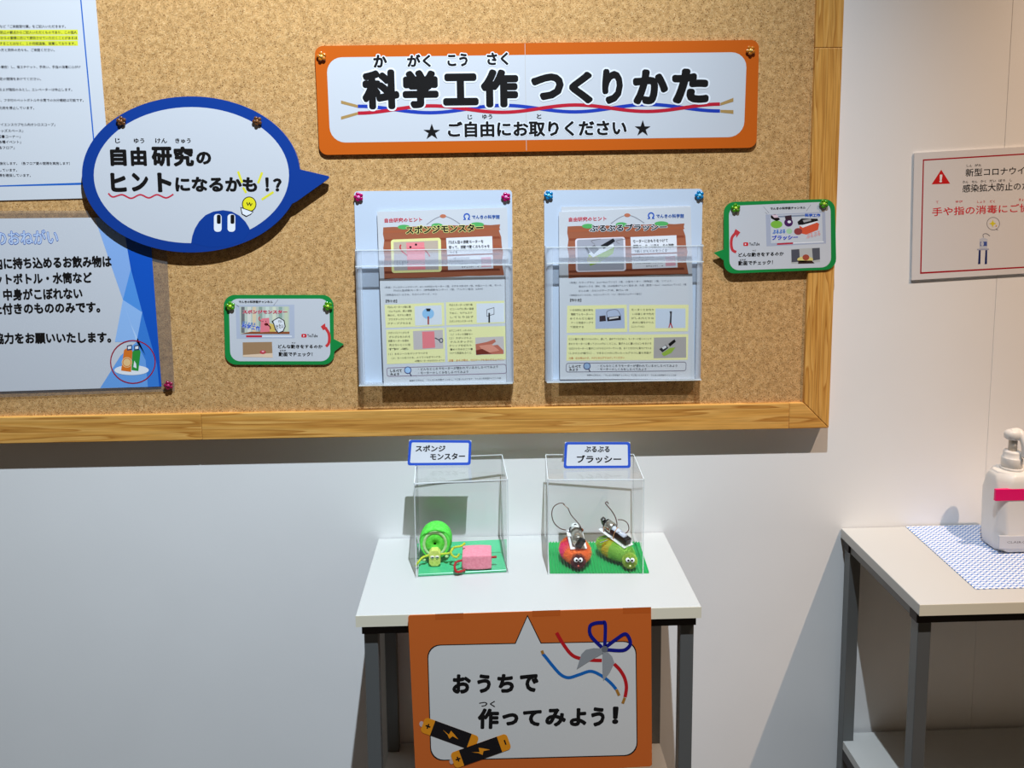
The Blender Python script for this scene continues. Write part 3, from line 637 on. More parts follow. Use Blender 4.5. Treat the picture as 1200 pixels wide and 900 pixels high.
    Tx(L3[0], 686, 908, 404, 22, 6); Tx(L3[1], 686, 948, 436, 22, 6)
    Tx(L3[2], 692, 742 if left else 905, 468, 18, 6, bold=.02)
    for t, b, y in (('どんな動きをするのかは', 818, 507), ('YouTubeの', 780, 525), ('「でんきの科学館チャンネル」', 874, 543), ('をチェック！　→', 878, 562)): Tx(t, 690 if y != 562 else 770, b, y, 12, 6, (60, 60, 70), bold=.01)
    # the square code beside this text is left plain
    P('printed_code_field', [(892, 500), (956, 496), (960, 558), (896, 562)], 5, (232, 170, 182))
    # lower half: coordinates of the second crop = +654.5
    o = 654.5
    g = (96, 100, 112)
    if left:
        body = [('〈用具〉プレスティックテープ、6V～9V対応のモーター 1個、ホチキス針ほか 1個、丸型シール 1枚、モール…', 275, 1038, 692), ('円ばん型振動モーター（特殊振動センサー）1個、アルカリ電池（LR44）', 335, 905, 712), ('〈消耗品など〉はさみ、セロハンテープ、ペン', 280, 612, 740)]
    else:
        body = [('〈用具〉カラーブラシ（6cm×8cmていど）1個、小型モーター（特殊型）1個、ソケット…', 280, 950, 668), ('電池ボックス（単4）1個、LR44型単4アルカリ電池1本、丸板（直径1～3cm）10cm×2cm ていど）1個', 340, 1026, 692), ('ビニル線・スポンジテープ1本、輪ゴム 1本', 340, 656, 720), ('〈消耗品など〉はさみ、セロハンテープ、ペン（赤セロハンテープ含む）', 280, 742, 748)]
    for t, a, b, y in body: Tx(t, a, b, y, 13, 4, g, bold=.005, sl=-.02)
    Tx('【作り方】', 284, 356, o+125, 20, 4, sl=0)
    YEL = (240, 236, 172)
    if left:
        P('printed_step', [(276, o+148), (656, o+134), (660, o+282), (284, o+296)], 2, YEL); P('printed_step', [(668, o+132), (1042, o+122), (1046, o+264), (672, o+280)], 2, YEL)
        P('printed_step', [(286, o+308), (660, o+296), (664, o+514), (292, o+528)], 2, YEL); P('printed_step', [(672, o+292), (1048, o+284), (1052, o+498), (680, o+512)], 2, YEL)
        P('printed_step_photo', [(468, o+158), (640, o+150), (644, o+274), (472, o+282)], 3, (222, 226, 232)); s.disc('printed_fan', c(555, o+205), 38, 34, 4, (150, 196, 232)); s.rect('printed_stick', 551+dx, o+222+dy, 561+dx, o+274+dy, 5, (170, 70, 60)); P('printed_fan_cap', [(540, o+172), (572, o+172), (566, o+190), (546, o+190)], 5, (40, 40, 46))
        P('printed_step_photo', [(864, o+140), (1040, o+136), (1042, o+258), (866, o+264)], 3, (226, 230, 236)); s.line('printed_cell', [c(930, o+180), c(976, o+166), c(976, o+208), c(930, o+222), c(930, o+180)], 4, 4, (110, 110, 116)); s.rect('printed_stick', 940+dx, o+200+dy, 950+dx, o+262+dy, 5, BLACK)
        P('printed_step_photo', [(458, o+316), (648, o+308), (652, o+428), (462, o+436)], 3, (200, 190, 188)); P('printed_sponge', [(516, o+320), (594, o+318), (600, o+422), (520, o+428)], 4, (236, 130, 136)); s.line('printed_scissors', [c(598, o+360), c(630, o+376)], 6, 4, (60, 60, 66)); s.ring('printed_scissors', c(638, o+376), 11, 13, 5, 5, (40, 60, 90), 12)
        P('printed_step_photo', [(856, o+358), (1038, o+350), (1042, o+462), (860, o+470)], 3, (206, 196, 192)); P('printed_hand', [(858, o+400), (930, o+386), (980, o+368), (988, o+384), (950, o+410), (1000, o+404), (1036, o+440), (1036, o+462), (862, o+466)], 4, (196, 112, 92)); P('printed_hand', [(880, o+410), (960, o+400), (1010, o+440), (920, o+460)], 5, (226, 150, 128)); P('printed_hand_shade', [(860, o+440), (900, o+430), (960, o+460), (862, o+468)], 6, (120, 50, 40))
        rows = [(('円ばんモーターの軸に輪', 'ゴムで止め、長い振動', '棒から、モデルン動き', 'プラスチックにつける', 'クチーブプラスる'), 296, 452, 164, 26), (('円ばんモーターに取り輪', 'ビニール代に長い温度', '下めに、モデルスケ', 'してとり出す', 'スポンジモンスターのモ'), 690, 846, 150, 26), (('スポンジにつくがとき', 'ざらざらを入れる', '振動モーターを埋め', '見えないとこに目', '作る'), 300, 440, 328, 26), (('まずここの中で、いろいろみ', '（１）いろいろ振動モー', '（２）スポンジの上', 'テルスタックに', 'クリップを切たり', '書めの方めか二つ書', 'つけて両面をみくに'), 690, 840, 314, 24)]
        for ls, a, b, y, st in rows:
            for i, t in enumerate(ls): Tx(t, a+i % 2*6, b-(0 if i % 2 else 8), o+y+i*st, 14, 4, (90, 88, 70), bold=.01, sl=-.02)
        for t, a, b, y in (('（１）まるシールをボンドでつける', 300, 552, 464), ('（２）モールをつける。のうてつなぎでつける。', 320, 640, 490), ('※振動モーターがはなれないように', 470, 660, 508)): Tx(t, a, b, o+y, 13, 4, (90, 88, 70), bold=.01)
        Tx('注意：あそぶ時は、セロテープをまわるなようにし', 686, 1040, o+505, 15, 4, (206, 110, 60), bold=.01, sl=-.02)
        s.line('printed_box_rule', [c(*p) for p in s.rr([(290, o+552), (1052, o+528), (1056, o+586), (294, o+606)], 14)], 4, 3, (150, 130, 150), True)
        Tx('しらべて', 312, 386, o+570, 20, 4, bold=.035, sl=0); Tx('みよう', 312, 370, o+592, 16, 4, bold=.035, sl=0)
        s.disc('printed_lens_glass', c(425, o+566), 20, 20, 4, (170, 205, 240)); s.ring('printed_lens', c(425, o+566), 21, 21, 5, 5, (80, 90, 140), 18); s.line('printed_lens_grip', [c(436, o+582), c(448, o+604)], 6, 5, (60, 60, 90))
        Tx('・どんなところでモーターが使われているかしらべてみよう', 492, 1002, o+560, 17, 4, (80, 84, 92), .01, -.03); Tx('・モーターのしくみをしらべてみよう', 492, 812, o+584, 16, 4, (80, 84, 92), .01, -.025)
        Tx('実験や工作など、「でんきの科学館チャンネル」でご覧いただけます　でんきの科学館サイエンス部', 436, 1020, o+634, 13, 4, (110, 114, 122), .005, -.03)
    else:
        # this sheet's own crop offsets, undo the header shift
        dx = dy = 0
        P('printed_step', [(244, o+154), (624, o+148), (628, o+322), (240, o+328)], 2, YEL); P('printed_step', [(640, o+150), (1020, o+148), (1016, o+318), (640, o+322)], 2, YEL); P('printed_step', [(244, o+342), (1018, o+336), (1014, o+500), (238, o+506)], 2, YEL)
        P('printed_step_photo', [(424, o+176), (608, o+170), (612, o+298), (424, o+302)], 3, (182, 192, 214)); P('printed_motor', [(450, o+220), (488, o+216), (492, o+252), (450, o+256)], 4, (60, 50, 56)); P('printed_battery', [(498, o+228), (586, o+218), (588, o+246), (500, o+254)], 4, (40, 36, 42)); P('printed_battery', [(512, o+230), (572, o+222), (572, o+232), (512, o+242)], 5, (214, 210, 210)); s.line('printed_cord', [(500, o+228), (500, o+190), (560, o+180), (586, o+218)], 3, 4, (90, 84, 92), smooth=4)
        P('printed_step_photo', [(808, o+172), (1000, o+172), (1000, o+296), (808, o+298)], 3, (206, 216, 230)); P('printed_pliers', [(890, o+296), (900, o+262), (908, o+262), (920, o+296), (912, o+296), (904, o+272), (896, o+296)], 4, (180, 50, 60)); P('printed_pliers', [(898, o+190), (914, o+190), (912, o+208), (910, o+266), (898, o+266), (902, o+210)], 4, (60, 60, 66))
        P('printed_step_photo', [(798, o+358), (1004, o+354), (1004, o+486), (796, o+490)], 3, (176, 170, 166)); P('printed_brush', [(846, o+460), (900, o+424), (936, o+420), (910, o+456), (862, o+478)], 4, (150, 180, 70)); P('printed_battery', [(890, o+398), (930, o+368), (938, o+384), (900, o+416)], 5, BLACK); P('printed_motor', [(832, o+432), (874, o+404), (890, o+424), (852, o+452)], 5, (50, 48, 52)); P('printed_plate', [(848, o+422), (872, o+408), (880, o+420), (858, o+434)], 6, (220, 220, 220))
        for ls, a, b, y, st in ((('いる材料に詰る物を', '電動てんモーターへ', 'めぐらんだと組せ', 'ケーと両面テープで', 'て固定する'), 262, 410, 182, 27), (('モーターとおなり', 'いる線１本で先方', 'がしる六とりな', '太めに幅をけりん', 'らにとってつなぐ'), 654, 798, 180, 27)):
            for i, t in enumerate(ls): Tx(t, a+i % 2*6, b-(0 if i < 4 else 60), o+y+i*st, 14, 4, (90, 88, 70), bold=.01, sl=0)
        for i, t in enumerate(('ビニル電子と電力カバルの元へ、通して、途中でつながあい、モーターに短くのこして', 'まわりモーターに乗ってさいの外にくどこと、電子の上に置いたピンをあける', '仕切けのモーターと電子につけちなどのラーでつい合、あくときだけに乗せけで入る', '（しかたらが増打に）、できるどの方に行いたったグラフに置ち両面テ')): Tx(t, 254, 782, o+368+i*30, 14, 4, (90, 88, 70), bold=.008, sl=-.005)
        Tx('注意：切る時はけが、けがどをはずすみけしてください', 254, 610, o+490, 15, 4, (206, 110, 60), bold=.01, sl=-.01)
        s.line('printed_box_rule', s.rr([(238, o+522), (1004, o+514), (1002, o+570), (236, o+578)], 14), 4, 3, (130, 126, 140), True)
        Tx('しらべて', 256, 330, o+543, 20, 4, bold=.03, sl=0); Tx('みよう', 256, 312, o+563, 16, 4, bold=.03, sl=0)
        s.disc('printed_lens_glass', (370, o+540), 20, 20, 4, (150, 175, 205)); s.ring('printed_lens', (370, o+540), 21, 21, 5, 5, (80, 90, 130), 18); s.line('printed_lens_grip', [(380, o+556), (390, o+576)], 6, 5, (60, 60, 90))
        Tx('・どんなところでモーターが使われているかしらべてみよう', 440, 948, o+538, 17, 4, (90, 92, 100), .01, 0); Tx('・モーターのしくみをしらべてみよう', 440, 750, o+560, 15, 4, (90, 92, 100), .01, 0)
        Tx('実験や工作など、「でんきの科学館チャンネル」でご覧いただけます　でんきの科学館サイエンス部', 370, 940, o+598, 12, 4, (110, 114, 122), .005, 0)
    for (x, y, n) in (((420, 231, 'left'), (593, 231, 'right')) if left else ((643, 229, 'left'), (820, 229, 'right'))):
        pin(x, y, Yb, MAG if left else BLUEP, ('magenta' if left else 'blue')+' flower push pin at the upper %s corner of the %s holder' % (n, 'left' if left else 'right'), 'push pins of the leaflet holders', .3)
holder(True); holder(False)

# ================================================================== WALL POSTER AT THE RIGHT
def wall_poster():
    cm = lambda x, y: (1040+x/5, 160+y/5)
    Y = -.0035
    root = thing('hand_hygiene_poster', 'white laminated poster with red border and warning triangle on the wall, right of the board', 'poster', U(1150, 325, Y))
    s = Sheet(root, Y, cm=cm); sl = -.052
    s.plate('paper_board', [(158, 97), (1000, 48), (1000, 790), (142, 842)], .0025, pmat('laminated_cream_print', (228, 226, 226), .25, coat=.4))
    s.line('red_border', [(980, 92), (211, 138), (195, 800), (980, 756)], 8, 1, (170, 16, 34))
    tri = s.poly('warning_triangle', [(315, 194), (367, 276), (259, 280)], 2, (206, 34, 34))
    s.text('！', 305, 321, 246, 46, 4, WHITE, bold=.06)
    s.text('新型コロナウイルス', 458, 905, 212, 46, 3, bold=.01, slope=sl+.01)
    s.text('感染拡大防止のため', 440, 880, 305, 46, 3, bold=.01, slope=sl+.01)
    s.text('手や指の消毒にご協力を', 262, 958, 442, 50, 3, (214, 40, 50), bold=.012, slope=-.045)
    for t, a, b, y in (('しん', 464, 496, 171), ('がた', 512, 550, 168), ('かん', 441, 474, 266), ('せん', 494, 528, 265), ('かく', 546, 578, 262), ('だい', 598, 636, 260), ('ぼう', 652, 690, 258), ('し', 718, 730, 256)): s.text(t, a, b, y, 15, 3, bold=.015, res=1)
    for t, a, b, y in (('て', 284, 298, 385), ('ゆび', 400, 440, 381), ('しょう', 526, 572, 382), ('どく', 600, 630, 380), ('きょう', 770, 815, 370)): s.text(t, a, b, y, 15, 3, (214, 40, 50), bold=.015, res=1)
    # little stand with a dispenser and the sparkle balloon
    k = lambda x, y: (400+x/2.25, 450+y/2.25)     # from the closer crop
    s.ring('printed_balloon', k(495, 136), 37, 37, 3, 2, (120, 116, 120)); s.poly('printed_balloon_tail', [k(535, 200), k(562, 222), k(520, 214)], 3, (120, 116, 120))
    st = []
    for i in range(8): r = 21 if i % 2 == 0 else 9; st.append((k(488, 135)[0]+r*math.cos(i*math.pi/4), k(488, 135)[1]+r*math.sin(i*math.pi/4)))
    s.poly('printed_sparkle', st, 3, (226, 214, 50)); s.disc('printed_sparkle_dot', k(535, 165), 5, 5, 3, (226, 180, 110))
    s.poly('printed_bottle', [k(315, 340), k(365, 318), k(420, 340), k(415, 462), k(315, 464)], 2, (196, 202, 216)); s.poly('printed_bottle_label', [k(322, 375), k(412, 372), k(412, 430), k(322, 432)], 3, (70, 90, 160)); s.disc('printed_bottle_mark', k(350, 402), 9, 14, 4, (196, 202, 216))
    s.line('printed_nozzle', [k(365, 318), k(362, 278), k(405, 268), k(450, 298)], 3, 3, (80, 84, 100), smooth=3)
    s.poly('printed_stand', [k(282, 468), k(438, 464), k(438, 482), k(282, 486)], 3, (170, 176, 200))
    for x in (305, 392): s.poly('printed_stand_leg', [k(x, 486), k(x+24, 485), k(x+20, 668), k(x-10, 670)], 3, (24, 40, 100))
wall_poster()

# ================================================================== TABLES
def table(x0, x1, D, label, inset_l, inset_r, zs, rear_x):
    root = thing('display_table', label, 'table', ((x0+x1)/2, -D/2, 0))
    Y0 = -.0015; th = .0172
    top = box('tabletop', x0, x1, -D, Y0, T-th, T, M['laminate'], root, b=.0012)
    bnd = box('edge_band', x0, x1, -D-.0006, -D-.00002, T-th+.0002, T-.0004, M['laminate_edge'], root)
    lw = .0195; z1 = T-th-.0006
    fx0, fx1 = x0+inset_l, x1-inset_r
    yf, yr = -D+.010, Y0-.006
    # square tube legs
    for name, xx, yy in (('leg', fx0, yf), ('leg', fx1-lw, yf), ('leg', fx0, yr-lw), ('leg', fx1-lw, yr-lw)):
        lg = box(name, xx, xx+lw, yy, yy+lw, .006, z1-.0162, M['steel'], root, b=.0009)
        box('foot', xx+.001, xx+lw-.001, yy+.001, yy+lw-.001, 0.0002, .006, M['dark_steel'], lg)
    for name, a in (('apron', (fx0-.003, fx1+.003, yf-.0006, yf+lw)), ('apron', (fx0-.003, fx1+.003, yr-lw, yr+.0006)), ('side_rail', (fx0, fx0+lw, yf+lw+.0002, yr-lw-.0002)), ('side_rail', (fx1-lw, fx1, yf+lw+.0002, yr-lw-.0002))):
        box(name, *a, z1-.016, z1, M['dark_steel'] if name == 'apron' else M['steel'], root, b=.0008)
    for xx in (fx0-.0008, ):
        for yy in (yf+.010, yr-.010):
            mk('screw', *lathe_vf([(.0026, 0), (.0026, .0012), (.0012, .0018)], frame_mat((xx+.0006, yy, z1-.008), (-1, 0, 0), (0, 1, 0)), 12), M['screw'], root)
    # lower shelf on its rails
    sh = .015
    v, f = prism_vf([Vector(p) for p in ((fx0+.0005, yf+lw+.0005, zs), (fx1-.0005, yf+lw+.0005, zs), (fx1-.0005, yr-lw-.0005, zs), (fx1-lw-.0005, yr-lw-.0005, zs), (fx1-lw-.0005, yr, zs), (fx0+lw+.0005, yr, zs), (fx0+lw+.0005, yr-lw-.0005, zs), (fx0+.0005, yr-lw-.0005, zs))], (0, 0, -sh))
    mk('shelf', v, f, M['laminate'], root)
    zr = zs-sh-.0004
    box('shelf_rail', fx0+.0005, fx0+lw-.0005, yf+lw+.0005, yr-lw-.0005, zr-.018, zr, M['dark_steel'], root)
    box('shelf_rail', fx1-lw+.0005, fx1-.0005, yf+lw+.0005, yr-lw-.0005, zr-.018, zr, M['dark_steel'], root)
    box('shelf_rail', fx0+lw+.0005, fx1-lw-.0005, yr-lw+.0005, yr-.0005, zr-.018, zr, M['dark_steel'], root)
table(-.1898, .3024, .2413, 'white-topped display table with grey steel legs under the cork board', .0095, .0075, T-.3745, None)
table(.6146, 1.36, .2516, 'longer white-topped table with grey steel legs at the right, carrying the white bottle', .0055, .0075, T-.3815, None)

# ================================================================== ORANGE SIGN ON THE TABLE
def front_sign():
    cm = lambda x, y: (400+x/2.7273, 700+y/2.7273)
    Y = -.2462
    root = thing('hanging_sign', 'orange sign with speech balloon, scissors and batteries hanging from the front of the small table', 'sign', U(622, 880, Y))
    s = Sheet(root, Y, cm=cm)
    q = [(213, 58), (990, 33), (993, 540), (238, 580)]
    s.plate('sign_sheet', s.rr(q, 9), .0012, pmat('orange_matt_print', (214, 106, 40), .45))
    # tape tabs that hold it
    for x in (300, 610, 900): s.poly('tape', [(x, 56-(x-213)*.032), (x+90, 53-(x-213)*.032), (x+90, 72-(x-213)*.032), (x, 75-(x-213)*.032)], 1, pmat('tape', (206, 98, 36), .2, coat=.5))
    def balloon(g):
        o = s.rr([(277-g, 155-g), (940+g, 142-g), (944+g, 503+g), (288-g, 520+g)], 40)
        # the tail on the upper edge
        k = [i for i, p in enumerate(o) if p[0] > 800][0]
        return o[:k]+[(557-g*.7, 149-g), (595, 62-g*2.2), (637+g*.7, 148-g)]+o[k:]
    s.poly('balloon_outline', balloon(3), 2, BLACK); s.poly('balloon_panel', balloon(0), 3, pmat('matt_white_print', (222, 220, 216), .6))
    for t, a, b, y, h in (('お', 355, 414, 277, 62), ('う', 434, 478, 276, 60), ('ち', 498, 552, 275, 60), ('で', 570, 630, 274, 58)): s.text(t, a, b, y, h, 5, bold=.055, res=3)
    s.text('つく', 440, 492, 341, 20, 5, bold=.03)
    for t, a, b, y, h in (('作', 436, 504, 388, 66), ('っ', 514, 566, 390, 40), ('て', 580, 640, 386, 52), ('み', 652, 718, 384, 58), ('よ', 730, 784, 383, 58), ('う', 798, 842, 382, 62), ('！', 866, 886, 377, 56)): s.text(t, a, b, y, h, 5, bold=.055, res=3)
    k = lambda x, y: (654.5+x/2.75, 54.5+y/2.75)   # closer crop of wires and scissors
    s.line('printed_wire', [k(*p) for p in ((92, 160), (150, 260), (220, 350), (290, 385), (400, 402), (490, 405))], 11, 5, (196, 30, 36), smooth=6)
    s.line('printed_wire', [k(*p) for p in ((598, 435), (650, 490), (690, 560), (706, 640), (694, 728))], 11, 5, (196, 30, 36), smooth=6)
    s.line('printed_wire', [k(*p) for p in ((0, 380), (60, 455), (130, 530), (200, 556), (290, 530), (390, 500), (480, 535), (560, 595), (616, 658))], 10, 5, (24, 104, 184), smooth=6)
    s.line('printed_wire', [k(-30, 345), k(0, 380)], 10, 5, (24, 104, 184)); s.line('printed_wire_end', [k(-38, 318), k(-26, 350)], 9, 6, (176, 122, 50))
    s.line('printed_wire_end', [k(618, 660), k(642, 714)], 9, 6, (176, 122, 50)); s.line('printed_wire_end', [k(692, 732), k(672, 784)], 9, 6, (176, 122, 50))
    s.poly('printed_blade', [k(*p) for p in ((500, 300), (420, 296), (350, 310), (310, 350), (268, 484), (400, 400), (500, 345))], 7, (150, 152, 154)); s.poly('printed_blade', [k(*p) for p in ((494, 310), (540, 330), (580, 370), (600, 425), (560, 510), (502, 586), (495, 500))], 7, (158, 160, 162))
    s.line('printed_handle', [k(*p) for p in ((515, 290), (520, 90), (490, 72), (420, 80), (384, 110), (395, 190), (490, 290))], 11, 8, (20, 26, 130), smooth=5); s.line('printed_handle', [k(*p) for p in ((520, 290), (620, 215), (690, 172), (726, 200), (740, 262), (700, 308), (640, 318), (530, 310))], 11, 8, (20, 26, 130), smooth=5)
    s.disc('printed_rivet', k(515, 305), 10, 10, 9, (110, 112, 118))
    h = lambda x, y: (218.2+x/3.385, 327.3+y/3.385)   # closer crop of the batteries
    OR = (238, 150, 30)
    for (a, b, w, flip) in (((205, 290), (700, 470), 172, 0), ((530, 640), (1030, 462), 178, 1)):
        A, B = Vector(h(*a)), Vector(h(*b)); t = (B-A).normalized(); n = Vector((-t.y, t.x))*w/3.385/2; L = (B-A).length; lay = 5+flip*4
        q4 = lambda u0, u1, e=0: [tuple(A+t*u0-n), tuple(A+t*u1-n), tuple(A+t*u1+n), tuple(A+t*u0+n)]
        s.disc('printed_terminal', tuple(A-t*24), 7, 9, lay, (206, 180, 176)); bt = s.poly('printed_battery', s.rr(q4(-20, L+ (14 if flip else 8)), 12), lay+1, OR)
        s.poly('printed_battery_band', q4(10+4*(1-flip), L-18), lay+2, (26, 22, 24), bt)
        c = A+t*(L*.5-2); d = Vector((-t.y, t.x))
        s.poly('printed_bolt', [tuple(c+t*x+d*y) for x, y in ((-30, -6), (-6, 2), (-4, -12), (8, -6), (28, 6), (7, 3), (0, 14), (-10, 4))], lay+3, OR, bt)
        c = A-t*2; s.line('printed_plus', [tuple(c-t*8), tuple(c+t*8)], 4.5, lay+3, BLACK, parent=bt); s.line('printed_plus', [tuple(c-d*8), tuple(c+d*8)], 4.5, lay+3, BLACK, parent=bt)
        if flip: c = B+t*1; s.line('printed_minus', [tuple(c-d*8), tuple(c+d*8)], 4.5, lay+3, BLACK, parent=bt)
front_sign()

# ================================================================== ACRYLIC CASES
def acrylic_case(o_fl, ang, w, d, h, label):
    """o_fl: front-left foot corner, ang: turn about z"""
    R = Matrix.Rotation(ang, 4, 'Z'); R.translation = Vector(o_fl)
    root = thing('display_case', label, 'display case', R @ Vector((w/2, d/2, 0)), 'clear display cases')
    th = .0025
    def bx(name, x0, x1, y0, y1, z0, z1, m):
        v, f = box_vf(x0, x1, y0, y1, z0, z1); return mk(name, [R @ Vector(p) for p in v], f, m, root)
    e = .0001
    bx('front_panel', th+e, w-th-e, 0, th, 0, h-th-e, M['clear']); bx('back_panel', th+e, w-th-e, d-th, d, 0, h-th-e, M['clear'])
    bx('side_panel', 0, th, 0, d, 0, h-th-e, M['clear']); bx('side_panel', w-th, w, 0, d, 0, h-th-e, M['clear']); bx('top_panel', 0, w, 0, d, h-th, h, M['clear'])
    g = .0009
    for x in (0, w-g): 
        for y in (0, d-g): bx('polished_edge', x-g/4, x+g+g/4, y-g/4, y+g+g/4, 0, h+g/4, M['clear_edge'])
    for y in (0, d-g): bx('polished_edge', 0, w, y-g/4, y+g+g/4, h-g, h+g/4, M['clear_edge'])
    for x in (0, w-g): bx('polished_edge', x-g/4, x+g+g/4, 0, d, h-g, h+g/4, M['clear_edge'])
    return R
base1 = .0045
hcase = U(594.5, 562.8, -.134).z - T
R1 = acrylic_case((-.1135, -.1395, T+.0001+base1*0), math.radians(3.2), .1435, .112, hcase, 'clear acrylic case over the green sponge snail and pink sponge, left on the table')
hc2 = U(754, 561, -.143).z - T
R2 = acrylic_case((.0905, -.1395, T+.0001), math.radians(-2.6), .1475, .112, hc2, 'clear acrylic case over the two brush toys, right on the table')
def tent_card(q, zb, texts, label):
    c = G((q[2][0]+q[3][0])/2, q[3][1], zb); Y = c.y
    root = thing('name_card', label, 'card', (c.x, c.y, zb), 'folded name cards on the display cases')
    kk = .28                                                        # leans back
    P = lambda x, y, l=0: U(x, y, Y-l*.0002, kk, zb)
    s = Sheet(root, Y, kk, zb)
    front = [P(*p) for p in s.rr(q, 3)]
    dz = min(p.z for p in front)-zb-.0003
    s.poly('front_face', s.rr(q, 3.2), 0, pmat('blue_card_print', (44, 84, 190), .35))
    qi = [(q[0][0]+3, q[0][1]+3), (q[1][0]-3, q[1][1]+3), (q[2][0]-3, q[2][1]-3), (q[3][0]+3, q[3][1]-3)]
    s.poly('white_panel', s.rr(qi, 1.5), 1, M['paper'])
    A, B, C, D = [P(*p) for p in q]
    off = Vector((0, .0006, 0)); off2 = Vector((0, .030, 0))
    C2 = C+off2; D2 = D+off2
    v = [A+off, B+off, C+off, D+off, C2, D2]
    mk('folded_back', v, [(0, 1, 2, 3), (1, 0, 5, 4)], M['paper'], root)
    ts = [s.text(*t, lay=4, bold=.035, slope=sl) for (*t, sl) in texts]
tent_card([(479.5, 515.5), (552.5, 516), (551.5, 545), (477.5, 545.5)], T+hcase+.0006, [('スポンジ', 487, 522, 525.5, 7.6, 0), ('モンスター', 504, 545, 535.3, 7.8, -.02)], 'blue-edged folded name card on the left acrylic case')
tent_card([(662, 518), (738.5, 518), (739, 548.5), (660.5, 549)], T+hc2+.0006, [('ぶるぶる', 685, 714.5, 526.5, 6.8, 0), ('ブラッシー', 676, 728, 538, 9.2, 0)], 'blue-edged folded name card on the right acrylic case')

# ================================================================== BASES INSIDE THE CASES
M['green_slab'] = pmat('green_acrylic', (70, 190, 130), .25, coat=.3)
def slab(R, x0, x1, y0, y1, t, m, name, label):
    v, f = box_vf(x0, x1, y0, y1, 0, t); o = mk(name, [R @ Vector(p) for p in v], f, m); bev(o, .0006, 1); tag(o, label, 'mat'); return o
slab(R1, .0032, .1403, .0032, .1088, .0040, M['green_slab'], 'green_base', 'smooth green base sheet under the sponge snail')
def corrugated():
    n = 32; w = .1535; d = .1035; V = []; Fc = []
    m2 = n*6
    for i in range(m2+1):
        x = -.003+.0062+w*i/m2; z = .0018+.0014*math.cos(2*math.pi*i/6)
        for y in (.0032, .0032+d): V.append(R2 @ Vector((x, y, z)))
    for i in range(m2): Fc.append((2*i, 2*i+2, 2*i+3, 2*i+1))
    k = len(V)
    for x, y in ((.0032, .0032), (.0032+w, .0032), (.0032+w, .0032+d), (.0032, .0032+d)): V.append(R2 @ Vector((x, y, .0001)))
    Fc.append((k, k+3, k+2, k+1)); Fc.append(tuple([2*i for i in range(m2, -1, -1)]+[k, k+1])); Fc.append(tuple([2*i+1 for i in range(m2+1)]+[k+2, k+3]))
    o = mk('corrugated_mat', V, Fc, pmat('green_corrugated_board', (40, 176, 92), .55)); tag(o, 'ribbed green corrugated mat under the two brush toys', 'mat')
corrugated()

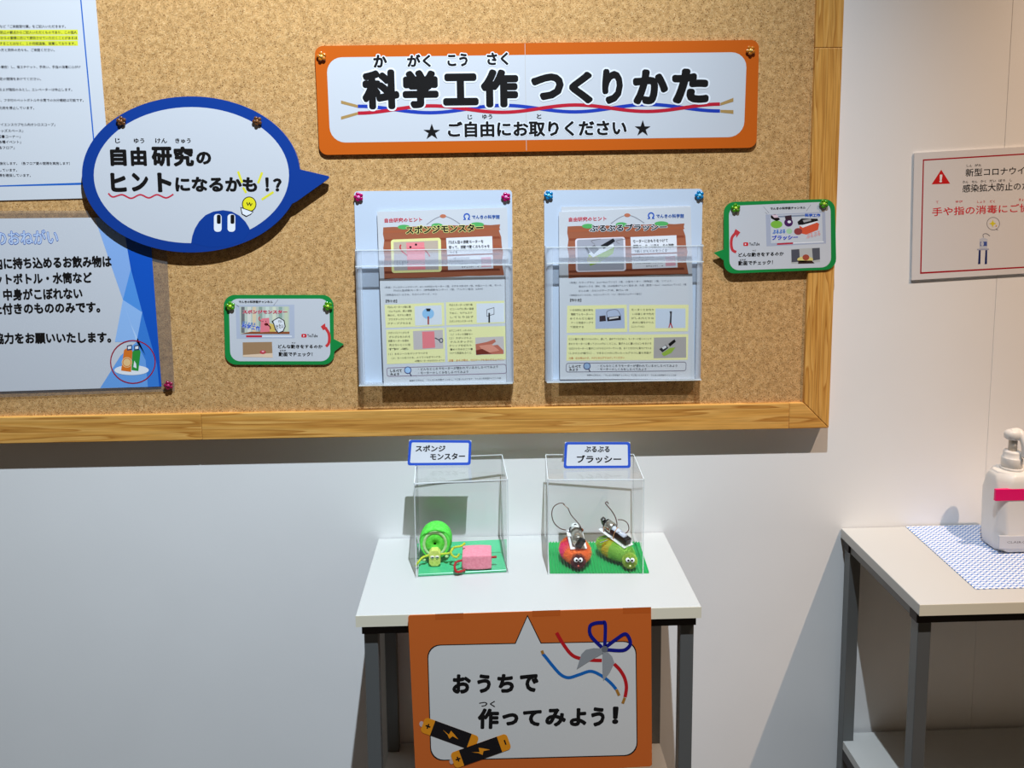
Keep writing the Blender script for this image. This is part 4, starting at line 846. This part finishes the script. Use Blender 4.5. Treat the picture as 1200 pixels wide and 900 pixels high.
# ================================================================== SPONGE SNAIL
def snail():
    zb = T+.0045
    c = G(510.5, 663, zb); c.y = -.1075
    cx = G(510.5, 655, zb).x
    root = thing('sponge_snail', 'green rolled sponge snail toy with a yellow-green head, left in the case', 'toy', (cx, -.088, zb))
    yf = -.098                                     # front face of the roll
    zc = zb+.0300
    Mx = frame_mat((cx, yf, zc), (0, 1, -.16), (1, 0, 0))
    gr = two_tone('bright_green_sponge', (84, 222, 70), (112, 238, 96), 220, .95); pale = two_tone('pale_green_sponge', (170, 214, 140), (190, 226, 160), 260, .95); core = two_tone('green_sponge_core', (84, 206, 58), (110, 224, 80), 240, .95)
    def ringv(ro0, ro1, ri, L, y0=0):
        prof = [(ri, y0), (ro0, y0), (ro0*1.05, y0+L*.12), (ro1, y0+L*.45), (ro1*.98, y0+L*.8), (ro1*.88, y0+L), (ri*.9, y0+L)]
        V, Fc = [], []; n = 40
        for r, h in prof:
            for k in range(n): a = 2*math.pi*k/n; V.append(Mx @ Vector((r*math.cos(a), r*1.03*math.sin(a), h)))
        m = len(prof)
        for i in range(m):
            j = (i+1) % m
            for k in range(n): Fc.append((i*n+k, i*n+(k+1) % n, j*n+(k+1) % n, j*n+k))
        return V, Fc
    mk('outer_roll', *ringv(.0232, .0264, .0195, .046), gr, root, True)
    mk('pale_layer', *ringv(.0194, .0194, .0152, .036, -.0008), pale, root, True)
    mk('inner_roll', *ringv(.0150, .0150, .0022, .034, -.0002), core, root, True)
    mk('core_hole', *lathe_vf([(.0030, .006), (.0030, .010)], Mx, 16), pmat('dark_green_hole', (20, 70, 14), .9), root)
    # spiral line pressed into the face
    pts = []
    for i in range(60):
        a = i/60*math.pi*3.2; r = .003+.0125*i/60; pts.append(Mx @ Vector((r*math.cos(a), r*math.sin(a), .0004)))
    mk('spiral_seam', *tube_vf(pts, .0004, 5), pmat('dark_green_seam', (40, 130, 30), .9), root)
    # head: a sponge block with cut corners
    hx, hy, hz = cx+.0003, yf-.010, zb+.0005
    w, hh, dp, cc = .0180, .0265, .0130, .0042
    o = [(-w/2+cc, 0), (w/2-cc, 0), (w/2, cc), (w/2, hh-cc*1.3), (w/2-cc, hh), (-w/2+cc, hh), (-w/2, hh-cc*1.3), (-w/2, cc)]
    v, f = prism_vf([(hx+x, hy-dp/2, hz+z) for x, z in o], (0, dp, 0)); hd = mk('head', v, f, two_tone('lime_sponge', (206, 222, 96), (222, 234, 120), 260, .95), root); bev(hd, .0012, 2)
    yfz = hy-dp/2
    for dx in (-.0035, .0040):
        e = mk('eye', *ball_vf((hx+dx, yfz-.0003, hz+.0160), .0034, .0010, .0024, 14, 8), pmat('eye_white', (238, 236, 214), .4), root, True)
        mk('pupil', *ball_vf((hx+dx+.0004, yfz-.0014, hz+.0156), .0019, .0005, .0009, 10, 6), pmat('eye_black', (20, 20, 16), .3), e, True)
    yl = pmat('yellow_green_chenille', (206, 218, 50), .95, bump=(900, 1, .001))
    ya = yf-.004
    arm1 = [(487, 664, ya-.012), (491, 658, ya-.010), (495, 653.5, ya-.006), (500, 651.5, ya-.004), (504, 650, ya-.002)]
    arm2 = [(514, 650, ya-.002), (520, 649, ya-.003), (527, 648, ya-.004), (530, 643, ya-.006), (534, 641, ya-.008), (540, 640, ya-.008), (545, 636.5, ya-.004)]
    loop = [(531, 643, ya-.008), (528.5, 646.5, ya-.012), (530, 651, ya-.014), (535, 653, ya-.014), (538.5, 649, ya-.012)]
    for a in (arm1, arm2, loop):
        pts = crom([U(x, y, Y) for x, y, Y in a], 6); rs = [.0017*(1+.18*math.sin(i*1.9)) for i in range(len(pts))]
        mk('arm', *tube_vf(pts, rs, 8), yl, root, True)
    for px, py in ((497, 656), (523.5, 652)): mk('foot_tuft', *ball_vf(U(px, py, ya-.004), .0030, .003, .0022, 12, 8), pale, root, True)
snail()
def pink_sponge():
    zb = T+.0045; a = G(541, 667, zb); 
    yf = G(559, 668.5, zb).y; x0 = U(541.8, 667, yf).x; x1 = U(576, 667, yf).x
    root = thing('sponge_monster', 'pink sponge block toy with red wire arms beside the green snail', 'toy', ((x0+x1)/2, yf+.02, zb))
    z0 = zb+.0022; z1 = z0+.0215; d = .036
    # bulged block
    V, Fc = [], []; nx, ny, nz = 10, 6, 4
    bm = bmesh.new(); bmesh.ops.create_cube(bm, size=1); bmesh.ops.subdivide_edges(bm, edges=bm.edges[:], cuts=5, use_grid_fill=True)
    for v in bm.verts:
        p = v.co; bul = 1+.05*(1-(2*p.x)**2) ; u = p.x
        v.co = Vector(((x0+x1)/2+p.x*(x1-x0)*(1+.02*(1-(2*p.z)**2)), yf+d/2+p.y*d*bul, (z0+z1)/2+p.z*(z1-z0)*(1+.07*(1-(2*p.x)**2))))
    vs = [v.co.copy() for v in bm.verts]; bm.verts.index_update(); fs = [tuple(v.index for v in f.verts) for f in bm.faces]; bm.free()
    o = mk('sponge_block', vs, fs, two_tone('pink_sponge', (240, 140, 156), (250, 158, 172), 250, .95), root, True); bev(o, .0016, 3, 50)
    red = pmat('red_chenille', (176, 34, 34), .9, bump=(900, 1, .001))
    l = [(547, 656.5, yf+.010), (540, 657, yf+.002), (534, 659.5, yf-.003), (532.8, 665, yf-.006), (535, 670, yf-.008), (540, 671.5, yf-.006), (545, 671, yf-.002)]
    for a in (l, [(572, 653, yf+.012), (577, 653, yf+.012), (582, 652.5, yf+.012)]):
        pts = crom([max(U(x, y, Y), U(x, y, Y), key=lambda q: q.z) for x, y, Y in a], 6)
        for p in pts: p.z = max(p.z, zb+.0022)
        mk('arm', *tube_vf(pts, [.0019*(1+.15*math.sin(i*1.7)) for i in range(len(pts))], 8), red, root, True)
    for fx in (.2, .8):
        mk('foot', *tube_vf([((x0*(1-fx)+x1*fx), yf+.006, zb+.0012), ((x0*(1-fx)+x1*fx), yf+.03, zb+.0012)], .0011, 8), red, root, True)
pink_sponge()

# ================================================================== BRUSH TOYS
def spikes(c, r, n, ln, wd, Mr, sel):
    V, Fc = [], []
    for i in range(n):
        z = 1-2*(i+.5)/n; a = i*2.399963; q = math.sqrt(1-z*z); d = Vector((q*math.cos(a), q*math.sin(a), z))
        if not sel(d): continue
        p = Vector((d.x*r[0], d.y*r[1], d.z*r[2])); nn = Vector((d.x/r[0], d.y/r[1], d.z/r[2])).normalized()
        nn = (nn+Vector((random.uniform(-.3, .3), random.uniform(-.3, .3), random.uniform(-.3, .3)))).normalized()
        p = c+(Mr @ (p*.92)); nn = Mr @ nn; s1 = nn.orthogonal().normalized()*wd; s2 = nn.cross(s1)
        L = ln*random.uniform(.7, 1.15); k = len(V)
        V += [p+s1, p-s1*.5+s2*.87, p-s1*.5-s2*.87, p+nn*L]; Fc += [(k, k+1, k+3), (k+1, k+2, k+3), (k+2, k, k+3)]
    return V, Fc
def brush_toy(body_px, body_r, ang, bands, head_px, head_r, hcol, plate_c, plate_s, plate_rot, label, kind):
    zb = T+.0032
    c = G(body_px[0], body_px[1], zb+.016); c.z = zb+body_r[2]+.001
    Rz = Matrix.Rotation(ang, 3, 'Z')
    root = thing('brush_toy', label, 'toy', (c.x, c.y, zb), 'brush toys in the right case')
    mk('brush_core', *ball_vf(c, body_r[0]*.93, body_r[1]*.93, body_r[2]*.93, 24, 14, Rz), pmat('brush_core', bands[0][0], .9), root, True)
    for col, sel in bands:
        v, f = spikes(c, body_r, 2600, .0042, .00055, Rz, sel)
        if v: o = mk('bristles', v, f, pmat('bristle', col, .7), root); o['kind'] = 'stuff'
    hc = G(head_px[0], head_px[1], zb+.013); hc.z = zb+head_r+.0025
    hd = mk('head', *ball_vf(hc, head_r*.9, head_r*.9, head_r*.9, 18, 12), pmat('head_core', hcol, .8), root, True)
    v, f = spikes(hc, (head_r,)*3, 800, .0034, .0006, Matrix.Identity(3), lambda d: True); o = mk('head_bristles', v, f, pmat('bristle', hcol, .7), hd); o['kind'] = 'stuff'
    f2 = (CAM-hc).normalized(); f2 = (f2+Vector((0, -.35, -.05))).normalized(); side = Vector((0, 0, 1)).cross(f2).normalized(); up = f2.cross(side)
    for sgn in (-1, 1):
        ec = hc+f2*(head_r+.0018)+side*sgn*.0036+up*.0028
        Me = frame_mat(ec, f2, side)
        e = mk('eye', *lathe_vf([(.0034, -.0006), (.0034, .0008), (.0026, .0018), (.001, .0023)], Me, 20), pmat('eye_white', (240, 242, 244), .15, coat=1), root, True)
        Mp = frame_mat(ec+f2*.0020-side*sgn*.0008-up*.0003, f2, side); mk('pupil', *lathe_vf([(.0017, 0), (.0017, .0008), (.001, .0011)], Mp, 16), pmat('pupil_black', (14, 14, 16), .2, coat=1), e)
    mk('nose', *ball_vf(hc+f2*(head_r+.0025)-up*.006, .0016, .0012, .0016, 10, 6), pmat('nose_bead', (190, 90, 70) if kind == 0 else (226, 236, 170), .3), root, True)
    # white plate, tipped
    P = G(plate_c[0], plate_c[1], zb+2*body_r[2]+.003)
    Mp = Matrix.Translation(P) @ plate_rot
    v, f = obox_vf(Mp, plate_s[0], plate_s[1], .0016); pl = mk('carrier_plate', v, f, pmat('white_plastic', (236, 236, 232), .4), root); bev(pl, .0006, 1)
    X = Mp.to_3x3() @ Vector((1, 0, 0)); Yv = Mp.to_3x3() @ Vector((0, 1, 0)); Zv = Mp.to_3x3() @ Vector((0, 0, 1))
    q = lambda x, y, z: P+X*x+Yv*y+Zv*z
    silver = pmat('motor_metal', (190, 188, 176), .25, .8); black = pmat('black_plastic', (24, 22, 24), .35, coat=.3); copper = pmat('brown_wire', (96, 60, 50), .4); clr = pmat('white_cap', (226, 232, 226), .3, coat=.3)
    L = plate_s[1]
    if kind == 0:
        # coin motor and cell lying along the plate, weight in front
        mk('battery', *lathe_vf([(.0068, 0), (.0072, .001), (.0072, .021), (.0066, .022)], frame_mat(q(0, L*.46, .0085), -Yv, X), 24), clr, root, True)
        mt = mk('motor', *lathe_vf([(.0088, 0), (.0095, .001), (.0095, .019), (.0088, .020), (.0035, .0202), (.0035, .0225)], frame_mat(q(0, L*.06-.002, .0105), -Yv, X), 28), silver, root, True)
        mk('motor_cap', *lathe_vf([(.0097, 0), (.0097, .004)], frame_mat(q(0, L*.09, .0105), -Yv, X), 28), pmat('motor_collar', (120, 116, 104), .3, .7), mt)
        v, f = obox_vf(frame_mat(q(.002, -L*.50, .0115), Yv, X+Zv*-.55), .0095, .017, .007); w = mk('weight', v, f, black, root); bev(w, .0012, 2)
        mk('battery_clip', *tube_vf([q(-.0085, L*.35, .001), q(-.0085, L*.35, .009), q(0, L*.35, .0165), q(.0085, L*.35, .009), q(.0085, L*.35, .001)], .0011, 6), black, root)
        mk('solder_tab', *ball_vf(q(.009, L*.12, .013), .003, .003, .003, 8, 6), pmat('copper', (170, 90, 50), .3, .8), root, True)
    else:
        v, f = obox_vf(frame_mat(q(0, -L*.15, .0065), Zv, X), .0135, L*.62, .0105); h = mk('battery_box', v, f, black, root); bev(h, .0015, 2)
        mk('battery', *lathe_vf([(.0050, 0), (.0052, .001), (.0052, L*.44), (.002, L*.46)], frame_mat(q(0, L*.12, .0105), -Yv, X), 20), pmat('battery_sleeve', (206, 214, 226), .25, coat=.5), root, True)
        mt = mk('motor', *lathe_vf([(.0080, 0), (.0088, .001), (.0088, .012), (.0080, .013)], frame_mat(q(0, L*.36, .0105), -Yv, X), 24), silver, root, True)
        mk('motor_cap', *lathe_vf([(.0084, 0), (.0084, .003)], frame_mat(q(0, L*.40, .0105), -Yv, X), 24), black, mt)
        v, f = obox_vf(frame_mat(q(-.003, L*.47, .0135), Yv, X+Zv*.5), .007, .014, .006); w = mk('weight', v, f, pmat('grey_weight', (90, 90, 86), .3, .5), root); bev(w, .001, 2)
        rb = pmat('rubber_band', (200, 150, 104), .6)
        for yy in (-.0, .022): mk('rubber_band', *tube_vf(crom([q(-.0092, yy-.004, -.001), q(-.0085, yy-.002, .008), q(0, yy, .0165), q(.0085, yy+.004, .008), q(.0095, yy+.006, -.001)], 5), .0007, 6), rb, root, True)
        for yy in (0, 1): mk('bare_wire', *tube_vf([U(701+yy*2, 632+yy*4, P.y-.012), U(712, 630+yy*3, P.y-.010)], .0006, 6), black, root)
    return P, copper, root
R0 = Matrix.Rotation(math.radians(3), 4, 'Z') @ Matrix.Rotation(math.radians(14), 4, 'X')
OR, PK = (246, 132, 60), (240, 60, 130)
P1, cop, rt1 = brush_toy((674, 645), (.0245, .036, .0155), math.radians(6),
    [(OR, lambda d: not (d.x < -.45 and -.4 < d.y < .35)), (PK, lambda d: d.x < -.45 and -.4 < d.y < .35)],
    (677.5, 657), .0108, (112, 40, 46), (675.5, 632), (.0265, .046), R0, 'orange and pink brush toy with maroon head and a motor on its back', 0)
def wire(rt, pts, r=.0008, col=cop):
    mk('wire', *tube_vf(crom([U(x, y, Y) for x, y, Y in pts], 8), r, 6), col, rt, True)
wire(rt1, [(663, 621, P1.y+.012), (656, 619, P1.y+.006), (649, 612, P1.y), (646.6, 602, P1.y), (649, 594, P1.y), (655, 590, P1.y), (659.5, 589.8, P1.y), (661.5, 591.5, P1.y)])
wire(rt1, [(665.5, 595, P1.y), (669, 603, P1.y), (674, 609, P1.y), (679, 615, P1.y), (682, 621, P1.y)])
mk('wire_tip', *tube_vf([U(660, 591, P1.y), U(666, 596, P1.y)], .0006, 6), pmat('bare_copper', (200, 150, 120), .3, .8), rt1)
R3 = Matrix.Rotation(math.radians(38), 4, 'Z') @ Matrix.Rotation(math.radians(12), 4, 'X')
GR, YE, LG = (128, 196, 66), (232, 196, 44), (160, 206, 84)
P2, cop, rt2 = brush_toy((721, 643), (.0190, .0385, .0150), math.radians(38),
    [(LG, lambda d: d.y > .38), (YE, lambda d: -.05 < d.y <= .38), (GR, lambda d: d.y <= -.05)],
    (738, 657), .0105, (176, 208, 76), (721.5, 629), (.0225, .058), R3, 'green and yellow brush toy with battery box on its back, right in the right-hand case', 1)
wire(rt2, [(713, 590.5, P2.y), (711.5, 588, P2.y), (709.5, 589.5, P2.y), (712, 593, P2.y), (717, 599, P2.y), (721, 606, P2.y), (723, 614, P2.y), (722, 620, P2.y)])
wire(rt2, [(724, 609, P2.y), (730, 609.5, P2.y), (735, 613, P2.y), (737, 619, P2.y), (734.5, 624, P2.y-.004), (727, 627, P2.y-.008)])

# ================================================================== CLOTH AND BOTTLE ON THE RIGHT TABLE
def cloth():
    a, b = G(1060, 616.5, T), G(1143, 691, T)
    x1 = 1.30; z = T+.0003; t = .0011
    y0, y1 = b.y, min(a.y, -.004)
    v, f = prism_vf([(b.x, y0, z+t), (x1, y0-.001, z+t), (x1, y1, z+t), (a.x, y1, z+t)], (0, 0, -t)); o = mk('patterned_cloth', v, f, stripe_cloth_mat())
    tag(o, 'blue and white wavy-striped cloth on the right table', 'cloth')
cloth()
def bottle():
    zb = T+.0016
    c = G(1190, 643, zb); cx, cy = c.x+.004, -.083
    root = thing('pump_bottle', 'white square-shouldered pump bottle with a pink band on the blue striped cloth', 'bottle', (cx, cy, zb))
    pl = pmat('white_bottle_plastic', (232, 230, 226), .38, spec=.45)
    w, d = .092, .062
    H = U(1190, 549, cy).z-zb
    def sec(z, sx, sy, ch):
        hx, hy = w/2*sx, d/2*sy; c2 = ch
        return [(cx-hx+c2, cy-hy, z), (cx+hx-c2, cy-hy, z), (cx+hx, cy-hy+c2, z), (cx+hx, cy+hy-c2, z), (cx+hx-c2, cy+hy, z), (cx-hx+c2, cy+hy, z), (cx-hx, cy+hy-c2, z), (cx-hx, cy-hy+c2, z)]
    prof = [(0, .86, .86, .012), (.004, .93, .93, .014), (.016, 1, 1, .017), (.030, 1, 1, .015), (.05, .975, .97, .012), (.07, .955, .96, .009), (.095, .955, .96, .009), (H-.030, .96, .96, .012), (H-.014, .955, .96, .016), (H-.005, .90, .88, .018), (H, .78, .72, .016)]
    V = []; 
    for z, sx, sy, ch in prof: V += sec(zb+z, sx, sy, ch)
    n = 8; Fc = [(i*n+k, i*n+(k+1) % n, (i+1)*n+(k+1) % n, (i+1)*n+k) for i in range(len(prof)-1) for k in range(n)]+[tuple(reversed(range(n))), tuple(range((len(prof)-1)*n, len(prof)*n))]
    b = mk('body', V, Fc, pl, root, True); m = bev(b, .0035, 3, 30)
    yfr = cy-d/2*.957
    box('pink_band', U(1166.5, 580, yfr).x, cx+.0365, yfr-.0009, yfr+.004, U(1190, 586.5, yfr).z, U(1190, 573, yfr).z, pmat('magenta_tape', (240, 0, 110), .4), root, b=.0005)
    yl = cy-d/2
    s = Sheet(root, yl-.0012)
    lb = s.plate('label', [(1171.5, 628.5), (1226, 628), (1226, 643), (1171, 643)], .003, M['paper'])
    s.text('CLAIROIR', 1180, 1208, 635.5, 2.6, 2, (120, 118, 124), bold=.0, res=1, parent=lb)
    zt = zb+H
    nx = cx-.0105
    Mz = Matrix.Translation((nx, cy, zt-.001))
    mk('neck', *lathe_vf([(.0170, 0), (.0175, .004), (.0165, .005)], Mz, 32), pl, root, True)
    zc = .005
    mk('collar', *lathe_vf([(.0148, zc), (.0155, zc+.001), (.0155, zc+.015), (.0150, zc+.016), (.0135, zc+.0165), (.0132, zc+.024), (.0120, zc+.027)], Mz, 36), pl, root, True)
    mk('stem', *lathe_vf([(.0065, zc+.026), (.0065, zc+.050)], Mz, 20), pmat('pump_stem_grey', (206, 200, 190), .4), root, True)
    zh = zt+.050
    # pump head: long rounded cap with a down-turned spout to the right
    v1 = lathe_vf([(.0085, 0), (.0105, .002), (.0110, .008), (.0100, .013), (.005, .016)], Matrix.Translation((nx, cy, zh)), 28, 1.35, 1)
    mk('pump_head', *v1, pl, root, True)
    pts = crom([(nx-.004, cy, zh+.009), (nx+.007, cy-.001, zh+.011), (nx+.0090, cy-.007, zh+.006), (nx+.0095, cy-.014, zh-.006), (nx+.0092, cy-.016, zh-.026)], 6)
    mk('spout', *tube_vf(pts, [.0082-.0036*min(1, i/(len(pts)-1)*1.2) for i in range(len(pts))], 14), pl, root, True)
bottle()
